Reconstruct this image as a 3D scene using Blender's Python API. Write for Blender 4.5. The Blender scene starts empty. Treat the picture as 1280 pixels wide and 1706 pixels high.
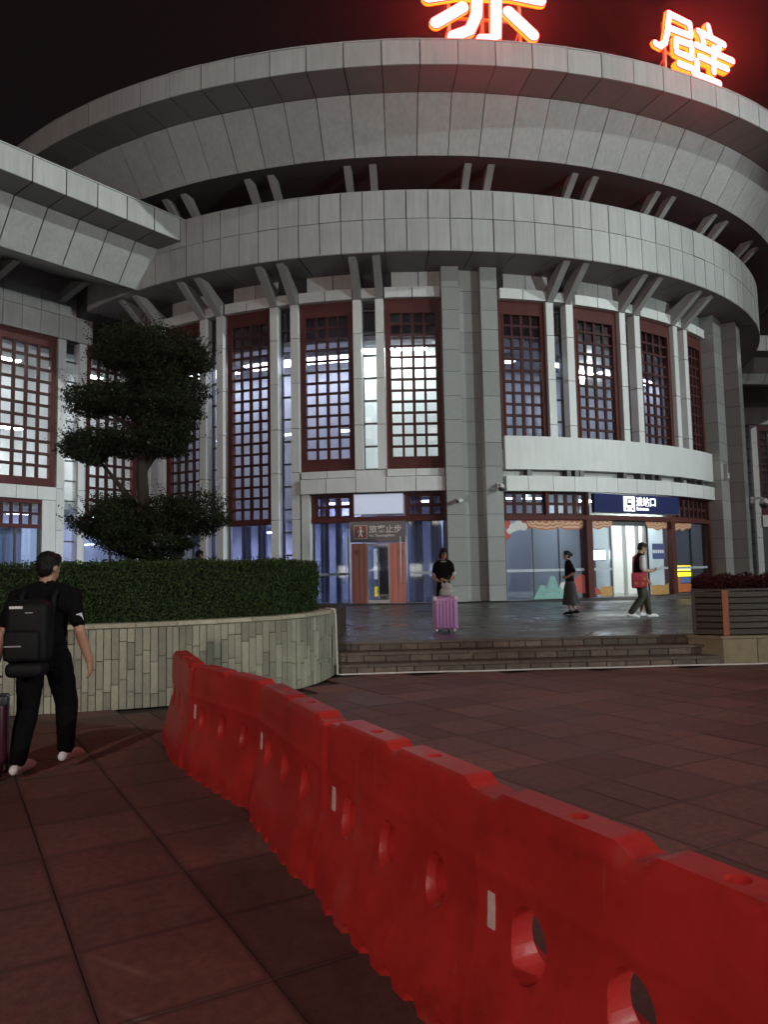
import bpy, bmesh, math, random
import numpy as np
from mathutils import Vector, Matrix, Euler

R_ = math.radians
random.seed(7)
rng = np.random.default_rng(7)
scn = bpy.context.scene
COL = scn.collection

# ------------------------------------------------------------------ camera, sky, key light, exposure
cd = bpy.data.cameras.new('camera')
cam = bpy.data.objects.new('camera', cd); COL.objects.link(cam)
PIT, ROL = 0.0818, -0.0197
fw = Vector((0, math.cos(PIT), math.sin(PIT))); up = Vector((0, -math.sin(PIT), math.cos(PIT))); rt = Vector((1, 0, 0))
r2 = math.cos(ROL) * rt + math.sin(ROL) * up
u2 = -math.sin(ROL) * rt + math.cos(ROL) * up
M = Matrix.Identity(4)
for i in range(3):
    M[i][0], M[i][1], M[i][2] = r2[i], u2[i], -fw[i]
M.translation = (0, 0, 1.55)
cam.matrix_world = M
cd.sensor_fit = 'HORIZONTAL'; cd.sensor_width = 36.0; cd.lens = 36.0 * 1256.8 / 1280.0
cd.clip_start = 0.05; cd.clip_end = 2000
scn.camera = cam

world = bpy.data.worlds.new('World'); scn.world = world; world.use_nodes = True
wn = world.node_tree; wn.nodes.clear()
wo = wn.nodes.new('ShaderNodeOutputWorld'); bg = wn.nodes.new('ShaderNodeBackground'); bg2 = wn.nodes.new('ShaderNodeBackground')
sky = wn.nodes.new('ShaderNodeTexSky'); sky.sky_type = 'NISHITA'; sky.sun_disc = False
SUN_BEAR, SUN_EL = R_(117), R_(14.5)          # bearing clockwise from +Y, elevation of the plaza's key light
sky.sun_elevation = R_(-4); sky.sun_rotation = SUN_BEAR
bg.inputs['Strength'].default_value = 0.004
wn.links.new(sky.outputs[0], bg.inputs['Color'])
bg2.inputs['Color'].default_value = (1.0, 0.66, 0.70, 1); bg2.inputs['Strength'].default_value = 0.0055   # city skyglow
ad = wn.nodes.new('ShaderNodeAddShader')
wn.links.new(bg.outputs[0], ad.inputs[0]); wn.links.new(bg2.outputs[0], ad.inputs[1]); wn.links.new(ad.outputs[0], wo.inputs['Surface'])

sd = bpy.data.lights.new('sun', 'SUN'); sd.energy = 1.5; sd.angle = R_(0.8); sd.color = (0.90, 1.0, 0.98)
sun = bpy.data.objects.new('sun', sd); COL.objects.link(sun)
to_sun = Vector((math.sin(SUN_BEAR) * math.cos(SUN_EL), math.cos(SUN_BEAR) * math.cos(SUN_EL), math.sin(SUN_EL)))
sun.rotation_euler = to_sun.to_track_quat('Z', 'Y').to_euler()
sun.location = to_sun * 60

scn.view_settings.view_transform = 'Standard'; scn.view_settings.look = 'None'
scn.view_settings.exposure = 0.0; scn.view_settings.gamma = 1.0; scn.view_settings.use_curve_mapping = False
scn.cycles.use_denoising = True
scn.cycles.max_bounces = 8; scn.cycles.diffuse_bounces = 3; scn.cycles.glossy_bounces = 3; scn.cycles.transmission_bounces = 4
scn.cycles.transparent_max_bounces = 16
scn.cycles.sample_clamp_indirect = 4.0; scn.cycles.sample_clamp_direct = 0.0
scn.cycles.caustics_reflective = False; scn.cycles.caustics_refractive = False

# ------------------------------------------------------------------ helpers
class MB:
    """collects shapes; build() links them as one mesh object"""
    def __init__(s): s.v = []; s.f = []; s.m = []
    def add(s, vs, fs, mi=0):
        o = len(s.v); s.v += [tuple(map(float, q)) for q in vs]
        for f in fs: s.f.append(tuple(i + o for i in f)); s.m.append(mi)
        return s
    def box(s, x0, x1, y0, y1, z0, z1, mi=0, xf=None):
        vs = [(x0,y0,z0),(x1,y0,z0),(x1,y1,z0),(x0,y1,z0),(x0,y0,z1),(x1,y0,z1),(x1,y1,z1),(x0,y1,z1)]
        if xf: vs = [xf(q) for q in vs]
        return s.add(vs, [(0,3,2,1),(4,5,6,7),(0,1,5,4),(1,2,6,5),(2,3,7,6),(3,0,4,7)], mi)
    def cbox(s, x0, x1, y0, y1, z0, z1, c, mi=0):
        """box with chamfered front (-y) edges"""
        vs = [(x0,y1,z0),(x1,y1,z0),(x1,y1,z1),(x0,y1,z1),(x0,y0+c,z0),(x1,y0+c,z0),(x1,y0+c,z1),(x0,y0+c,z1),
              (x0+c,y0,z0+c),(x1-c,y0,z0+c),(x1-c,y0,z1-c),(x0+c,y0,z1-c)]
        return s.add(vs, [(0,3,2,1)] + [(0,1,5,4),(1,2,6,5),(2,3,7,6),(3,0,4,7),(4,5,9,8),(5,6,10,9),(6,7,11,10),(7,4,8,11),(8,9,10,11)], mi)
    def prism(s, poly, z0, z1, mi=0):
        n = len(poly)
        vs = [(x,y,z0) for x,y in poly] + [(x,y,z1) for x,y in poly]
        return s.add(vs, [tuple(range(n))[::-1], tuple(range(n, 2*n))] + [(i,(i+1)%n,n+(i+1)%n,n+i) for i in range(n)], mi)
    def sweep(s, prof, a0, a1, n=1, mi=0):
        """profile [(r,z)] swept about the z axis; angle 0 is -Y, degrees, + towards +X"""
        k = len(prof); vs = []
        for i in range(n+1):
            a = R_(a0 + (a1-a0)*i/n)
            vs += [(r*math.sin(a), -r*math.cos(a), z) for r, z in prof]
        fs = []
        for i in range(n):
            for j in range(k):
                j2 = (j+1) % k
                fs.append((i*k+j, (i+1)*k+j, (i+1)*k+j2, i*k+j2))
        fs += [tuple(range(k)), tuple(range(n*k, n*k+k))[::-1]]
        return s.add(vs, fs, mi)
    def rect(s, r0, r1, z0, z1, a0, a1, n=1, mi=0):
        return s.sweep([(r0,z0),(r1,z0),(r1,z1),(r0,z1)], a0, a1, n, mi)
    def tube(s, pts, rads, n=10, mi=0, caps=True, flat=None):
        pts = [Vector(q) for q in pts]
        if not hasattr(rads, '__len__'): rads = [rads]*len(pts)
        rings = []; prev = None
        for i, q in enumerate(pts):
            t = (pts[min(i+1,len(pts)-1)] - pts[max(i-1,0)]).normalized()
            if prev is None:
                a = t.cross(Vector((0,0,1)) if abs(t.z) < .9 else Vector((0,1,0))).normalized()
            else:
                a = (prev - t*prev.dot(t)).normalized()
            b = t.cross(a); prev = a
            rings.append([q + rads[i]*(math.cos(2*math.pi*k/n)*a + math.sin(2*math.pi*k/n)*b) for k in range(n)])
        vs = [v for r in rings for v in r]; fs = []
        for i in range(len(rings)-1):
            for k in range(n):
                fs.append((i*n+k, i*n+(k+1)%n, (i+1)*n+(k+1)%n, (i+1)*n+k))
        if caps: fs += [tuple(range(n))[::-1], tuple(range((len(rings)-1)*n, len(rings)*n))]
        return s.add(vs, fs, mi)
    def ell(s, c, r, nu=14, nv=10, mi=0, rot=None):
        vs = [Vector((0,0,1))]
        for j in range(1, nv):
            p = math.pi*j/nv
            for i in range(nu):
                a = 2*math.pi*i/nu; vs.append(Vector((math.sin(p)*math.cos(a), math.sin(p)*math.sin(a), math.cos(p))))
        vs.append(Vector((0,0,-1)))
        out = []
        for q in vs:
            q = Vector((q.x*r[0], q.y*r[1], q.z*r[2]))
            if rot is not None: q = rot @ q
            out.append(q + Vector(c))
        fs = [(0, 1+i, 1+(i+1)%nu) for i in range(nu)]
        for j in range(nv-2):
            for i in range(nu):
                a = 1+j*nu; fs.append((a+i, a+nu+i, a+nu+(i+1)%nu, a+(i+1)%nu))
        l = len(out)-1; a = 1+(nv-2)*nu
        fs += [(l, a+(i+1)%nu, a+i) for i in range(nu)]
        return s.add(out, fs, mi)
    def mesh(s, name, mats, smooth=False, fix=True):
        me = bpy.data.meshes.new(name); me.from_pydata(s.v, [], s.f)
        for m in (mats if isinstance(mats, (list, tuple)) else [mats]): me.materials.append(m)
        if any(s.m): me.polygons.foreach_set('material_index', s.m)
        if fix:
            bm = bmesh.new(); bm.from_mesh(me); bmesh.ops.recalc_face_normals(bm, faces=bm.faces); bm.to_mesh(me); bm.free()
        if smooth: me.polygons.foreach_set('use_smooth', [True]*len(me.polygons))
        me.update(); return me
    def build(s, name, mats, parent=None, loc=(0,0,0), rz=0.0, smooth=False, fix=True):
        return link(name, s.mesh(name, mats, smooth, fix), parent, loc, rz)

def link(name, data, parent=None, loc=(0,0,0), rz=0.0):
    o = bpy.data.objects.new(name, data); COL.objects.link(o)
    o.location = loc; o.rotation_euler = (0,0,rz)
    if parent: o.parent = parent
    return o
def tag(o, label=None, cat=None, group=None, kind=None):
    if label: o['label'] = label
    if cat: o['category'] = cat
    if group: o['group'] = group
    if kind: o['kind'] = kind
    return o
def thing(name, label, cat, loc=(0,0,0), rz=0.0, group=None):
    return tag(link(name, None, None, loc, rz), label, cat, group)

# ------------------------------------------------------------------ materials
MATS = {}
def nodes_of(name):
    m = bpy.data.materials.new(name); m.use_nodes = True; MATS[name] = m
    nt = m.node_tree; b = nt.nodes['Principled BSDF']; return m, nt, b
def pbr(name, col, rough=0.5, var=0.0, scale=6.0, detail=6, obj_var=0.0, bump=0.0, bump_scale=None, metal=0.0, spec=0.5, col2=None, stretch=None, coat=0.0, streak=0.0, ground=0.0, edge=0.0):
    """plain surface with noise mottling, per-object tint and fine bump"""
    m, nt, b = nodes_of(name); N = nt.nodes; L = nt.links
    b.inputs['Roughness'].default_value = rough; b.inputs['Metallic'].default_value = metal
    b.inputs['Specular IOR Level'].default_value = spec; b.inputs['Coat Weight'].default_value = coat
    tc = N.new('ShaderNodeTexCoord'); oi = N.new('ShaderNodeObjectInfo')
    mp = N.new('ShaderNodeMapping'); L.new(tc.outputs['Object'], mp.inputs['Vector'])
    if stretch: mp.inputs['Scale'].default_value = stretch
    mw = N.new('ShaderNodeMath'); mw.operation = 'MULTIPLY'; mw.inputs[1].default_value = 37.0; L.new(oi.outputs['Random'], mw.inputs[0])
    nz = N.new('ShaderNodeTexNoise'); nz.noise_dimensions = '4D'; nz.inputs['Scale'].default_value = scale; nz.inputs['Detail'].default_value = detail
    nz.inputs['Roughness'].default_value = 0.6
    L.new(mp.outputs[0], nz.inputs['Vector']); L.new(mw.outputs[0], nz.inputs['W'])
    c2 = col2 or tuple(max(0, c*(1-var)) for c in col)
    c1 = col if col2 else tuple(min(1, c*(1+var)) for c in col)
    rp = N.new('ShaderNodeValToRGB'); rp.color_ramp.elements[0].position = 0.33; rp.color_ramp.elements[1].position = 0.67
    rp.color_ramp.elements[0].color = (*c2, 1); rp.color_ramp.elements[1].color = (*c1, 1)
    L.new(nz.outputs['Fac'], rp.inputs[0]); cur = rp.outputs[0]
    if streak:
        mp2 = N.new('ShaderNodeMapping'); L.new(tc.outputs['Object'], mp2.inputs['Vector']); mp2.inputs['Scale'].default_value = (9, 9, 0.7)
        n2 = N.new('ShaderNodeTexNoise'); n2.noise_dimensions = '4D'; n2.inputs['Scale'].default_value = 1.0; n2.inputs['Detail'].default_value = 5
        L.new(mp2.outputs[0], n2.inputs['Vector']); L.new(mw.outputs[0], n2.inputs['W'])
        r3 = N.new('ShaderNodeMapRange'); r3.inputs[1].default_value = 0.35; r3.inputs[2].default_value = 0.7; r3.inputs[3].default_value = 1.0; r3.inputs[4].default_value = 1.0 - streak
        L.new(n2.outputs['Fac'], r3.inputs[0])
        mm = N.new('ShaderNodeMix'); mm.data_type = 'RGBA'; mm.blend_type = 'MULTIPLY'; mm.inputs[0].default_value = 1.0
        L.new(cur, mm.inputs[6]); L.new(r3.outputs[0], mm.inputs[7]); cur = mm.outputs[2]
    if ground:
        ge = N.new('ShaderNodeNewGeometry'); n4 = N.new('ShaderNodeTexNoise'); n4.inputs['Scale'].default_value = 0.9; n4.inputs['Detail'].default_value = 7; n4.inputs['Roughness'].default_value = .65
        L.new(ge.outputs['Position'], n4.inputs['Vector'])
        r4 = N.new('ShaderNodeMapRange'); r4.inputs[1].default_value = .35; r4.inputs[2].default_value = .68; r4.inputs[3].default_value = 1 - ground; r4.inputs[4].default_value = 1 + ground*.6
        L.new(n4.outputs['Fac'], r4.inputs[0])
        m4 = N.new('ShaderNodeMix'); m4.data_type = 'RGBA'; m4.blend_type = 'MULTIPLY'; m4.inputs[0].default_value = 1.0; m4.clamp_result = False
        L.new(cur, m4.inputs[6]); L.new(r4.outputs[0], m4.inputs[7]); cur = m4.outputs[2]
        r5 = N.new('ShaderNodeMapRange'); r5.inputs[1].default_value = .3; r5.inputs[2].default_value = .7; r5.inputs[3].default_value = max(.08, rough-.18); r5.inputs[4].default_value = min(1, rough+.18)
        L.new(n4.outputs['Fac'], r5.inputs[0]); L.new(r5.outputs[0], b.inputs['Roughness'])
    if edge:            # dirt gathered along the slab's edges
        sp_ = N.new('ShaderNodeSeparateXYZ'); L.new(tc.outputs['Generated'], sp_.inputs[0]); mxs = None
        for ax in (0, 1):
            sb = N.new('ShaderNodeMath'); sb.operation = 'SUBTRACT'; sb.inputs[1].default_value = .5; L.new(sp_.outputs[ax], sb.inputs[0])
            ab = N.new('ShaderNodeMath'); ab.operation = 'ABSOLUTE'; L.new(sb.outputs[0], ab.inputs[0])
            if mxs is None: mxs = ab.outputs[0]
            else:
                mx2 = N.new('ShaderNodeMath'); mx2.operation = 'MAXIMUM'; L.new(mxs, mx2.inputs[0]); L.new(ab.outputs[0], mx2.inputs[1]); mxs = mx2.outputs[0]
        an = N.new('ShaderNodeMath'); an.operation = 'MULTIPLY_ADD'; an.inputs[1].default_value = .09; L.new(nz.outputs['Fac'], an.inputs[0]); L.new(mxs, an.inputs[2])
        r6 = N.new('ShaderNodeMapRange'); r6.interpolation_type = 'SMOOTHSTEP'; r6.inputs[1].default_value = .495; r6.inputs[2].default_value = .55; r6.inputs[3].default_value = 1.0; r6.inputs[4].default_value = 1 - edge
        L.new(an.outputs[0], r6.inputs[0])
        m6 = N.new('ShaderNodeMix'); m6.data_type = 'RGBA'; m6.blend_type = 'MULTIPLY'; m6.inputs[0].default_value = 1.0; L.new(cur, m6.inputs[6]); L.new(r6.outputs[0], m6.inputs[7]); cur = m6.outputs[2]
    if obj_var:
        mr = N.new('ShaderNodeMapRange'); mr.inputs[3].default_value = 1 - obj_var; mr.inputs[4].default_value = 1 + obj_var
        L.new(oi.outputs['Random'], mr.inputs[0])
        hs = N.new('ShaderNodeHueSaturation'); L.new(cur, hs.inputs['Color']); L.new(mr.outputs[0], hs.inputs['Value']); cur = hs.outputs[0]
    L.new(cur, b.inputs['Base Color'])
    if bump:
        n3 = N.new('ShaderNodeTexNoise'); n3.inputs['Scale'].default_value = bump_scale or scale*6; n3.inputs['Detail'].default_value = 8
        L.new(mp.outputs[0], n3.inputs['Vector'])
        bp = N.new('ShaderNodeBump'); bp.inputs['Strength'].default_value = bump; bp.inputs['Distance'].default_value = 0.02
        L.new(n3.outputs['Fac'], bp.inputs['Height']); L.new(bp.outputs[0], b.inputs['Normal'])
    return m
def emit(name, col, s):
    m, nt, b = nodes_of(name)
    b.inputs['Base Color'].default_value = (*[min(1, c) for c in col], 1); b.inputs['Roughness'].default_value = 0.4
    b.inputs['Emission Color'].default_value = (*col, 1); b.inputs['Emission Strength'].default_value = s
    return m
def glass(name, tint, refl=0.10, rough=0.03):
    m, nt, b = nodes_of(name); N = nt.nodes; L = nt.links; N.remove(b)
    out = N['Material Output']; tr = N.new('ShaderNodeBsdfTransparent'); tr.inputs[0].default_value = (*tint, 1)
    gl = N.new('ShaderNodeBsdfGlossy'); gl.inputs['Roughness'].default_value = rough
    lw = N.new('ShaderNodeLayerWeight'); pw = N.new('ShaderNodeMath'); pw.operation = 'POWER'; pw.inputs[1].default_value = 5.0
    L.new(lw.outputs['Facing'], pw.inputs[0])      # Schlick, alike from both sides of the pane
    ad = N.new('ShaderNodeMath'); ad.operation = 'ADD'; ad.inputs[1].default_value = refl; ad.use_clamp = True
    L.new(pw.outputs[0], ad.inputs[0])
    mx = N.new('ShaderNodeMixShader'); L.new(ad.outputs[0], mx.inputs[0]); L.new(tr.outputs[0], mx.inputs[1]); L.new(gl.outputs[0], mx.inputs[2])
    L.new(mx.outputs[0], out.inputs['Surface']); return m

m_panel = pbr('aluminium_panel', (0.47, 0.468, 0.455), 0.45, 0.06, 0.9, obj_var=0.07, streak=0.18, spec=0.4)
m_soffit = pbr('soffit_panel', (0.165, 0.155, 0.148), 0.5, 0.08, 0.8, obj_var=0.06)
m_void = pbr('recess_shade', (0.035, 0.034, 0.033), 0.8, 0.1, 1)  # near-black colour stands in for deep shade under the rim and in the gap
m_joint = pbr('panel_joint', (0.02, 0.02, 0.02), 0.8)
m_strut = pbr('strut_metal', (0.30, 0.29, 0.28), 0.5, 0.06, 1.0, streak=0.1)
m_white = pbr('white_panel', (0.66, 0.665, 0.65), 0.45, 0.04, 0.8, obj_var=0.05, streak=0.1)
m_granite = pbr('granite_cladding', (0.31, 0.315, 0.30), 0.2, 0.2, 60, 3, obj_var=0.10, spec=0.5)
m_red = pbr('red_frame_paint', (0.092, 0.021, 0.017), 0.62, 0.12, 3.0, streak=0.25, spec=0.2)
m_lattice = pbr('red_lattice_paint', (0.05, 0.012, 0.011), 0.6, 0.1, 3.0, spec=0.2)
m_dark = pbr('dark_metal', (0.03, 0.03, 0.032), 0.4, 0.1, 4)
m_steel = pbr('brushed_steel', (0.45, 0.45, 0.45), 0.32, 0.08, 3.0, metal=1.0, stretch=(30, 30, 1))
m_glass = glass('window_glass', (0.86, 0.88, 0.92), 0.05)
m_glass_low = glass('shopfront_glass', (0.80, 0.86, 0.92), 0.10)
m_hall = pbr('hall_plaster', (0.55, 0.55, 0.60), 0.7, 0.08, 0.5)
m_blind = emit('glowing_blind', (0.90, 1.0, 0.93), 0.46)  # blind glows by itself in place of lamplight falling on it
m_hallw = pbr('hall_white_blind', (0.78, 0.80, 0.77), 0.7, 0.04, 0.6)
m_hallfloor = pbr('hall_floor', (0.35, 0.35, 0.36), 0.2, 0.1, 1)
m_curtain = pbr('lilac_curtain', (0.46, 0.47, 0.68), 0.7, 0.15, 1.2, stretch=(8, 8, 0.4))
m_lamp_w = emit('hall_lamp', (0.96, 1.0, 0.97), 85)
m_lamp_c = emit('hall_lamp_lilac', (0.80, 0.86, 1.0), 15)
m_lamp_r = emit('hall_lamp_cool', (0.78, 0.86, 1.0), 22)
m_lamp_d = emit('hall_lamp_dim', (0.78, 0.84, 1.0), 12)
m_lamp_b = emit('hall_lamp_blue', (0.56, 0.62, 1.0), 60)
m_lamp_e = emit('entrance_lamp', (0.92, 1.0, 0.96), 58)
m_step = pbr('step_stone', (0.13, 0.100, 0.075), 0.6, 0.3, 9, obj_var=0.28, bump=0.5, ground=.35)
m_tread = pbr('step_tread', (0.11, 0.09, 0.07), 0.45, 0.2, 6, obj_var=0.15, bump=0.3)
m_plat = pbr('platform_granite', (0.055, 0.056, 0.052), 0.33, 0.3, 25, 4, obj_var=0.25, bump=0.05, ground=.4, edge=.4)
m_paver = pbr('red_paver', (0.158, 0.080, 0.063), 0.62, 0.25, 22, 6, obj_var=0.27, bump=0.4, bump_scale=160, ground=.38, edge=.5)
m_bed = pbr('paver_joint', (0.045, 0.026, 0.021), 0.9, 0.3, 20)
m_stone = pbr('wall_stone', (0.47, 0.45, 0.34), 0.75, 0.2, 9, 6, obj_var=0.27, bump=0.8, bump_scale=40, col2=(0.33, 0.335, 0.25), ground=.3)
m_cope = pbr('coping_stone', (0.36, 0.34, 0.25), 0.7, 0.2, 8, obj_var=0.15, bump=0.4)
m_soil = pbr('soil', (0.03, 0.022, 0.015), 0.95, 0.4, 20, bump=0.8)

# ------------------------------------------------------------------ ground, platform, steps
ground = MB().add([(-110,-110,-0.03),(110,-110,-0.03),(110,200,-0.03),(-110,200,-0.03)], [(0,1,2,3)]).build('plaza_ground', m_bed)
tag(ground, kind='structure')
# pavers: 0.63 m grid turned 30 degrees; every third row is laid in half slabs
PV = 0.63; ca, sa = math.cos(R_(30)), math.sin(R_(30))
def paver_mesh(w, d):
    return MB().add([(-w/2,-d/2,-0.03),(w/2,-d/2,-0.03),(w/2,d/2,-0.03),(-w/2,d/2,-0.03),
                     (-w/2,-d/2,-0.004),(w/2,-d/2,-0.004),(w/2,d/2,-0.004),(-w/2,d/2,-0.004),
                     (-w/2+.001,-d/2+.001,0),(w/2-.001,-d/2+.001,0),(w/2-.001,d/2-.001,0),(-w/2+.001,d/2-.001,0)],
                    [(0,1,5,4),(1,2,6,5),(2,3,7,6),(3,0,4,7),(4,5,9,8),(5,6,10,9),(6,7,11,10),(7,4,8,11),(8,9,10,11)])
G = 0.0045
full = paver_mesh(PV-G, PV-G).mesh('paver', m_paver); half = paver_mesh(PV/2-G, PV-G).mesh('paver_half', m_paver)
cands = []
for i in range(-40, 60):
    for j in range(-40, 60):
        hv = [(0, full)] if (i % 3 or j % 2) else [(-PV/4, half), (PV/4, half)]
        for dx, me in hv:
            lx, ly = i*PV + dx + 0.18, j*PV + 0.04
            x, y = lx*ca - ly*sa, lx*sa + ly*ca
            if y < 1.6 or y > 11.9 + 0.06*x or (y > 9.2 + (x+3)*0.35 and x < -0.9 and y > 8.6): continue
            if abs(x) > 0.56*y + 0.9: continue
            cands.append((x*x + y*y, x, y, me))
cands.sort(key=lambda c: c[0])
rest = MB()
for k, (d2, x, y, me) in enumerate(cands):
    if k < 300:
        o = link('paver', me, ground, (x, y, random.uniform(-0.002, 0.002)), R_(30))
    else:
        rr = Matrix.Rotation(R_(30), 4, 'Z')
        rest.add([tuple(rr @ v.co + Vector((x, y, 0))) for v in me.vertices], [tuple(p.vertices) for p in me.polygons])
if rest.v: tag(rest.build('far_pavers', m_paver, ground), kind='stuff')

# the front edge of the steps: y = Y0 + SL*x
Y0, SL = 11.93, 0.045
ST_RZ = math.atan(SL)
plat = tag(MB().prism([(-60, Y0+.72-60*SL), (60, Y0+.72+60*SL), (60, 160), (-60, 160)], 0.0, 0.42).build('platform', m_bed), kind='structure')
tm = MB().box(-.496,.496,-.496,.496,-.028,0).mesh('platform_tile', m_plat)
cnt = 0
for j in range(0, 17):
    for i in range(-13, 16):
        lx, ly = i*1.0 + (0.5 if j % 2 else 0), j*1.0 + 0.5
        x = lx; y = Y0 + .62 + SL*lx + ly
        if abs(x - .02*y) > 0.54*y + .6 or y > 29.5: continue
        if x < -1.2 and y < 15.5: continue
        if cnt >= 298: continue
        cnt += 1
        link('platform_tile', tm, plat, (x, y, 0.45 + random.uniform(-.0015, .0015)), ST_RZ)
steps = tag(MB().prism([(-1.1, Y0+.05-1.1*SL), (5.3, Y0+.05+5.3*SL), (5.3, Y0+.7+5.3*SL), (-1.1, Y0+.7-1.1*SL)], 0.0, 0.10).build('steps', m_bed), kind='structure')
bl = [MB().cbox(0, w, 0, .16, 0, .105, .008).mesh('riser_block', m_step) for w in (.30, .34, .38, .26)]
bw = (.30, .34, .38, .26)
tr = MB().box(0, .79, 0, .36, 0, .042).mesh('tread_slab', m_tread)
for k in range(3):
    yk = Y0 + 0.31*k; zk = 0.15*k
    if k: MB().box(-1.1, 5.35, .02, .35, zk-.05, zk+.1, xf=lambda q: (q[0], q[1]+yk+SL*q[0], q[2])).build('step_core', m_bed, steps)
    x = -1.05 + 0.1*k
    while x < 5.25:
        w = random.randrange(4)
        link('riser_block', bl[w], steps, (x, yk+SL*x+random.uniform(-.004,.004), zk+.002), ST_RZ); x += bw[w] + .012
    x = -1.08
    while x < 5.2:
        link('tread_slab', tr, steps, (x, yk-.022+SL*x+random.uniform(-.003,.003), zk+.1075), ST_RZ); x += .797

# ------------------------------------------------------------------ the rotunda
CX, CY = 1.219, 47.5
rot = thing('station_rotunda', 'large round grey station hall with stacked overhanging rings and red lattice windows', 'building', (CX, CY, 0))
def ring(mesh, name, angs, parent=rot):
    return [link(name, mesh, parent, (random.uniform(-.007,.007), random.uniform(-.007,.007), random.uniform(-.005,.005)), R_(a)) for a in angs]
A0, DA = -2.376, 2.9423        # rim panel joints
E0, DE = -2.775, 2.2591        # lower ring panel joints
gA = 0.034
# rim core and panels
MB().sweep([(24.20,18.06),(24.20,18.80),(20.4,18.80),(20.4,16.46),(21.63,16.46),(22.80,18.06)], -75, 100, 120).build('rim_core', m_joint, rot)
def pan(r0, r1, z0, z1, step, rr):
    h = step/2 - math.degrees(gA/2/rr); return MB().rect(r0, r1, z0, z1, -h, h, 2)
kA = range(-20, 28)
hA = DA/2 - math.degrees(gA/2/24.28)
fm = pan(24.21, 24.28, 18.012, 18.847, DA, 24.28).mesh('fascia_panel', m_panel)
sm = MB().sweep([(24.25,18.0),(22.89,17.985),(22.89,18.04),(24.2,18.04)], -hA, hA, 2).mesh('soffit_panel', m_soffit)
lm = MB().sweep([(22.872,17.98),(21.677,16.41),(21.63,16.45),(22.82,18.02)], -hA, hA, 2).mesh('slant_panel', m_panel)
cm = MB().rect(22.0, 24.30, 18.85, 18.89, -DA/2, DA/2, 2).mesh('coping_cap', m_panel)
aA = [A0 + (k+.5)*DA for k in kA]
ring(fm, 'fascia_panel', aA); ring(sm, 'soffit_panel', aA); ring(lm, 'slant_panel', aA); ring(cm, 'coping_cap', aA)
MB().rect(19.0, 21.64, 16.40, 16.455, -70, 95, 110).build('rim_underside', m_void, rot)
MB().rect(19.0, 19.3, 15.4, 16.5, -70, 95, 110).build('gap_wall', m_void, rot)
# lower ring
MB().rect(18.6, 20.58, 13.42, 15.63, -60, 95, 110).build('ring_core', m_joint, rot)
aE = [E0 + (k+.5)*DE for k in range(-18, 42)]
ring(pan(20.585, 20.636, 13.374, 14.585, DE, 20.6).mesh('ring_panel_low', m_panel), 'ring_panel', aE)
ring(pan(20.585, 20.636, 14.61, 15.679, DE, 20.6).mesh('ring_panel_high', m_panel), 'ring_panel', aE)
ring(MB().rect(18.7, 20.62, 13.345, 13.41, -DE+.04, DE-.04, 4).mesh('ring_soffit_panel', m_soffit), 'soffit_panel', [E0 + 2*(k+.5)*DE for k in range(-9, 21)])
MB().rect(19.3, 20.64, 15.681, 15.70, -60, 95, 110).build('ring_cap', m_panel, rot)
# struts: pairs of fins between the rings and under the lower ring
SP = [(-37.0,-34.4), (-27.0,-24.5), (-16.75,-14.2), (-6.3,-3.75), (5.7,8.05), (17.1,19.5), (27.85,30.25), (38.0,40.7), (48.6,51.2)]
def fin(prof, hw):
    vs = [(-hw,-r,z) for r,z in prof] + [(hw,-r,z) for r,z in prof]; n = len(prof)
    return MB().add(vs, [tuple(range(n)), tuple(range(n,2*n))[::-1]] + [(i,n+i,n+(i+1)%n,(i+1)%n) for i in range(n)])
fu = fin([(20.35,15.66),(20.05,15.66),(20.75,16.42),(21.25,16.42)], .13).mesh('upper_strut', m_strut)
fl = fin([(18.98,12.22),(18.72,12.22),(18.72,12.75),(19.85,13.36),(20.40,13.36)], .14).mesh('lower_strut', m_strut)
for a, b in SP:
    for t in (a, b): link('upper_strut', fu, rot, (0,0,0), R_(t))
    if not 3 < a < 9 and a < 48:
        for t in (a, b): link('lower_strut', fl, rot, (0,0,0), R_(t))
# wall strip and lintels above the windows
MB().rect(18.3, 18.66, 12.3, 13.42, -45, 75, 80).build('upper_wall', m_joint, rot)
WIN = [(-30.6,1.08,3.57,0), (-20.4,1.04,3.57,1), (-10.27,1.09,5.54,2), (0.12,1.09,5.54,3), (13.57,0.98,6.30,4), (23.98,1.12,6.30,5), (34.65,1.13,6.30,6), (44.75,0.92,6.30,7)]
for a, hw, z0, k in WIN:
    h = math.degrees(hw/18.9)
    for s in (-1, 1):
        MB().rect(18.55, 18.98, 12.25, 12.66, s*h/2 - h/2 + .05, s*h/2 + h/2 - .05, 2).build('lintel_panel', m_white, rot, rz=R_(a))
        MB().rect(18.60, 18.72, 12.70, 13.36, s*h/2 - h/2 + .05, s*h/2 + h/2 - .05, 2).build('upper_wall_panel', m_panel, rot, rz=R_(a + h/4))
PIL = [(-37.0,-34.4,.45), (-27.0,-24.4,.45), (-16.8,-14.15,.45), (-6.45,-3.78,5.5), (17.05,19.78,5.6), (28.0,30.6,5.6), (38.7,41.35,5.6)]
PJ = [0.45, 1.9, 3.72, 5.54, 7.28, 9.09, 10.87, 12.25]
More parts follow.
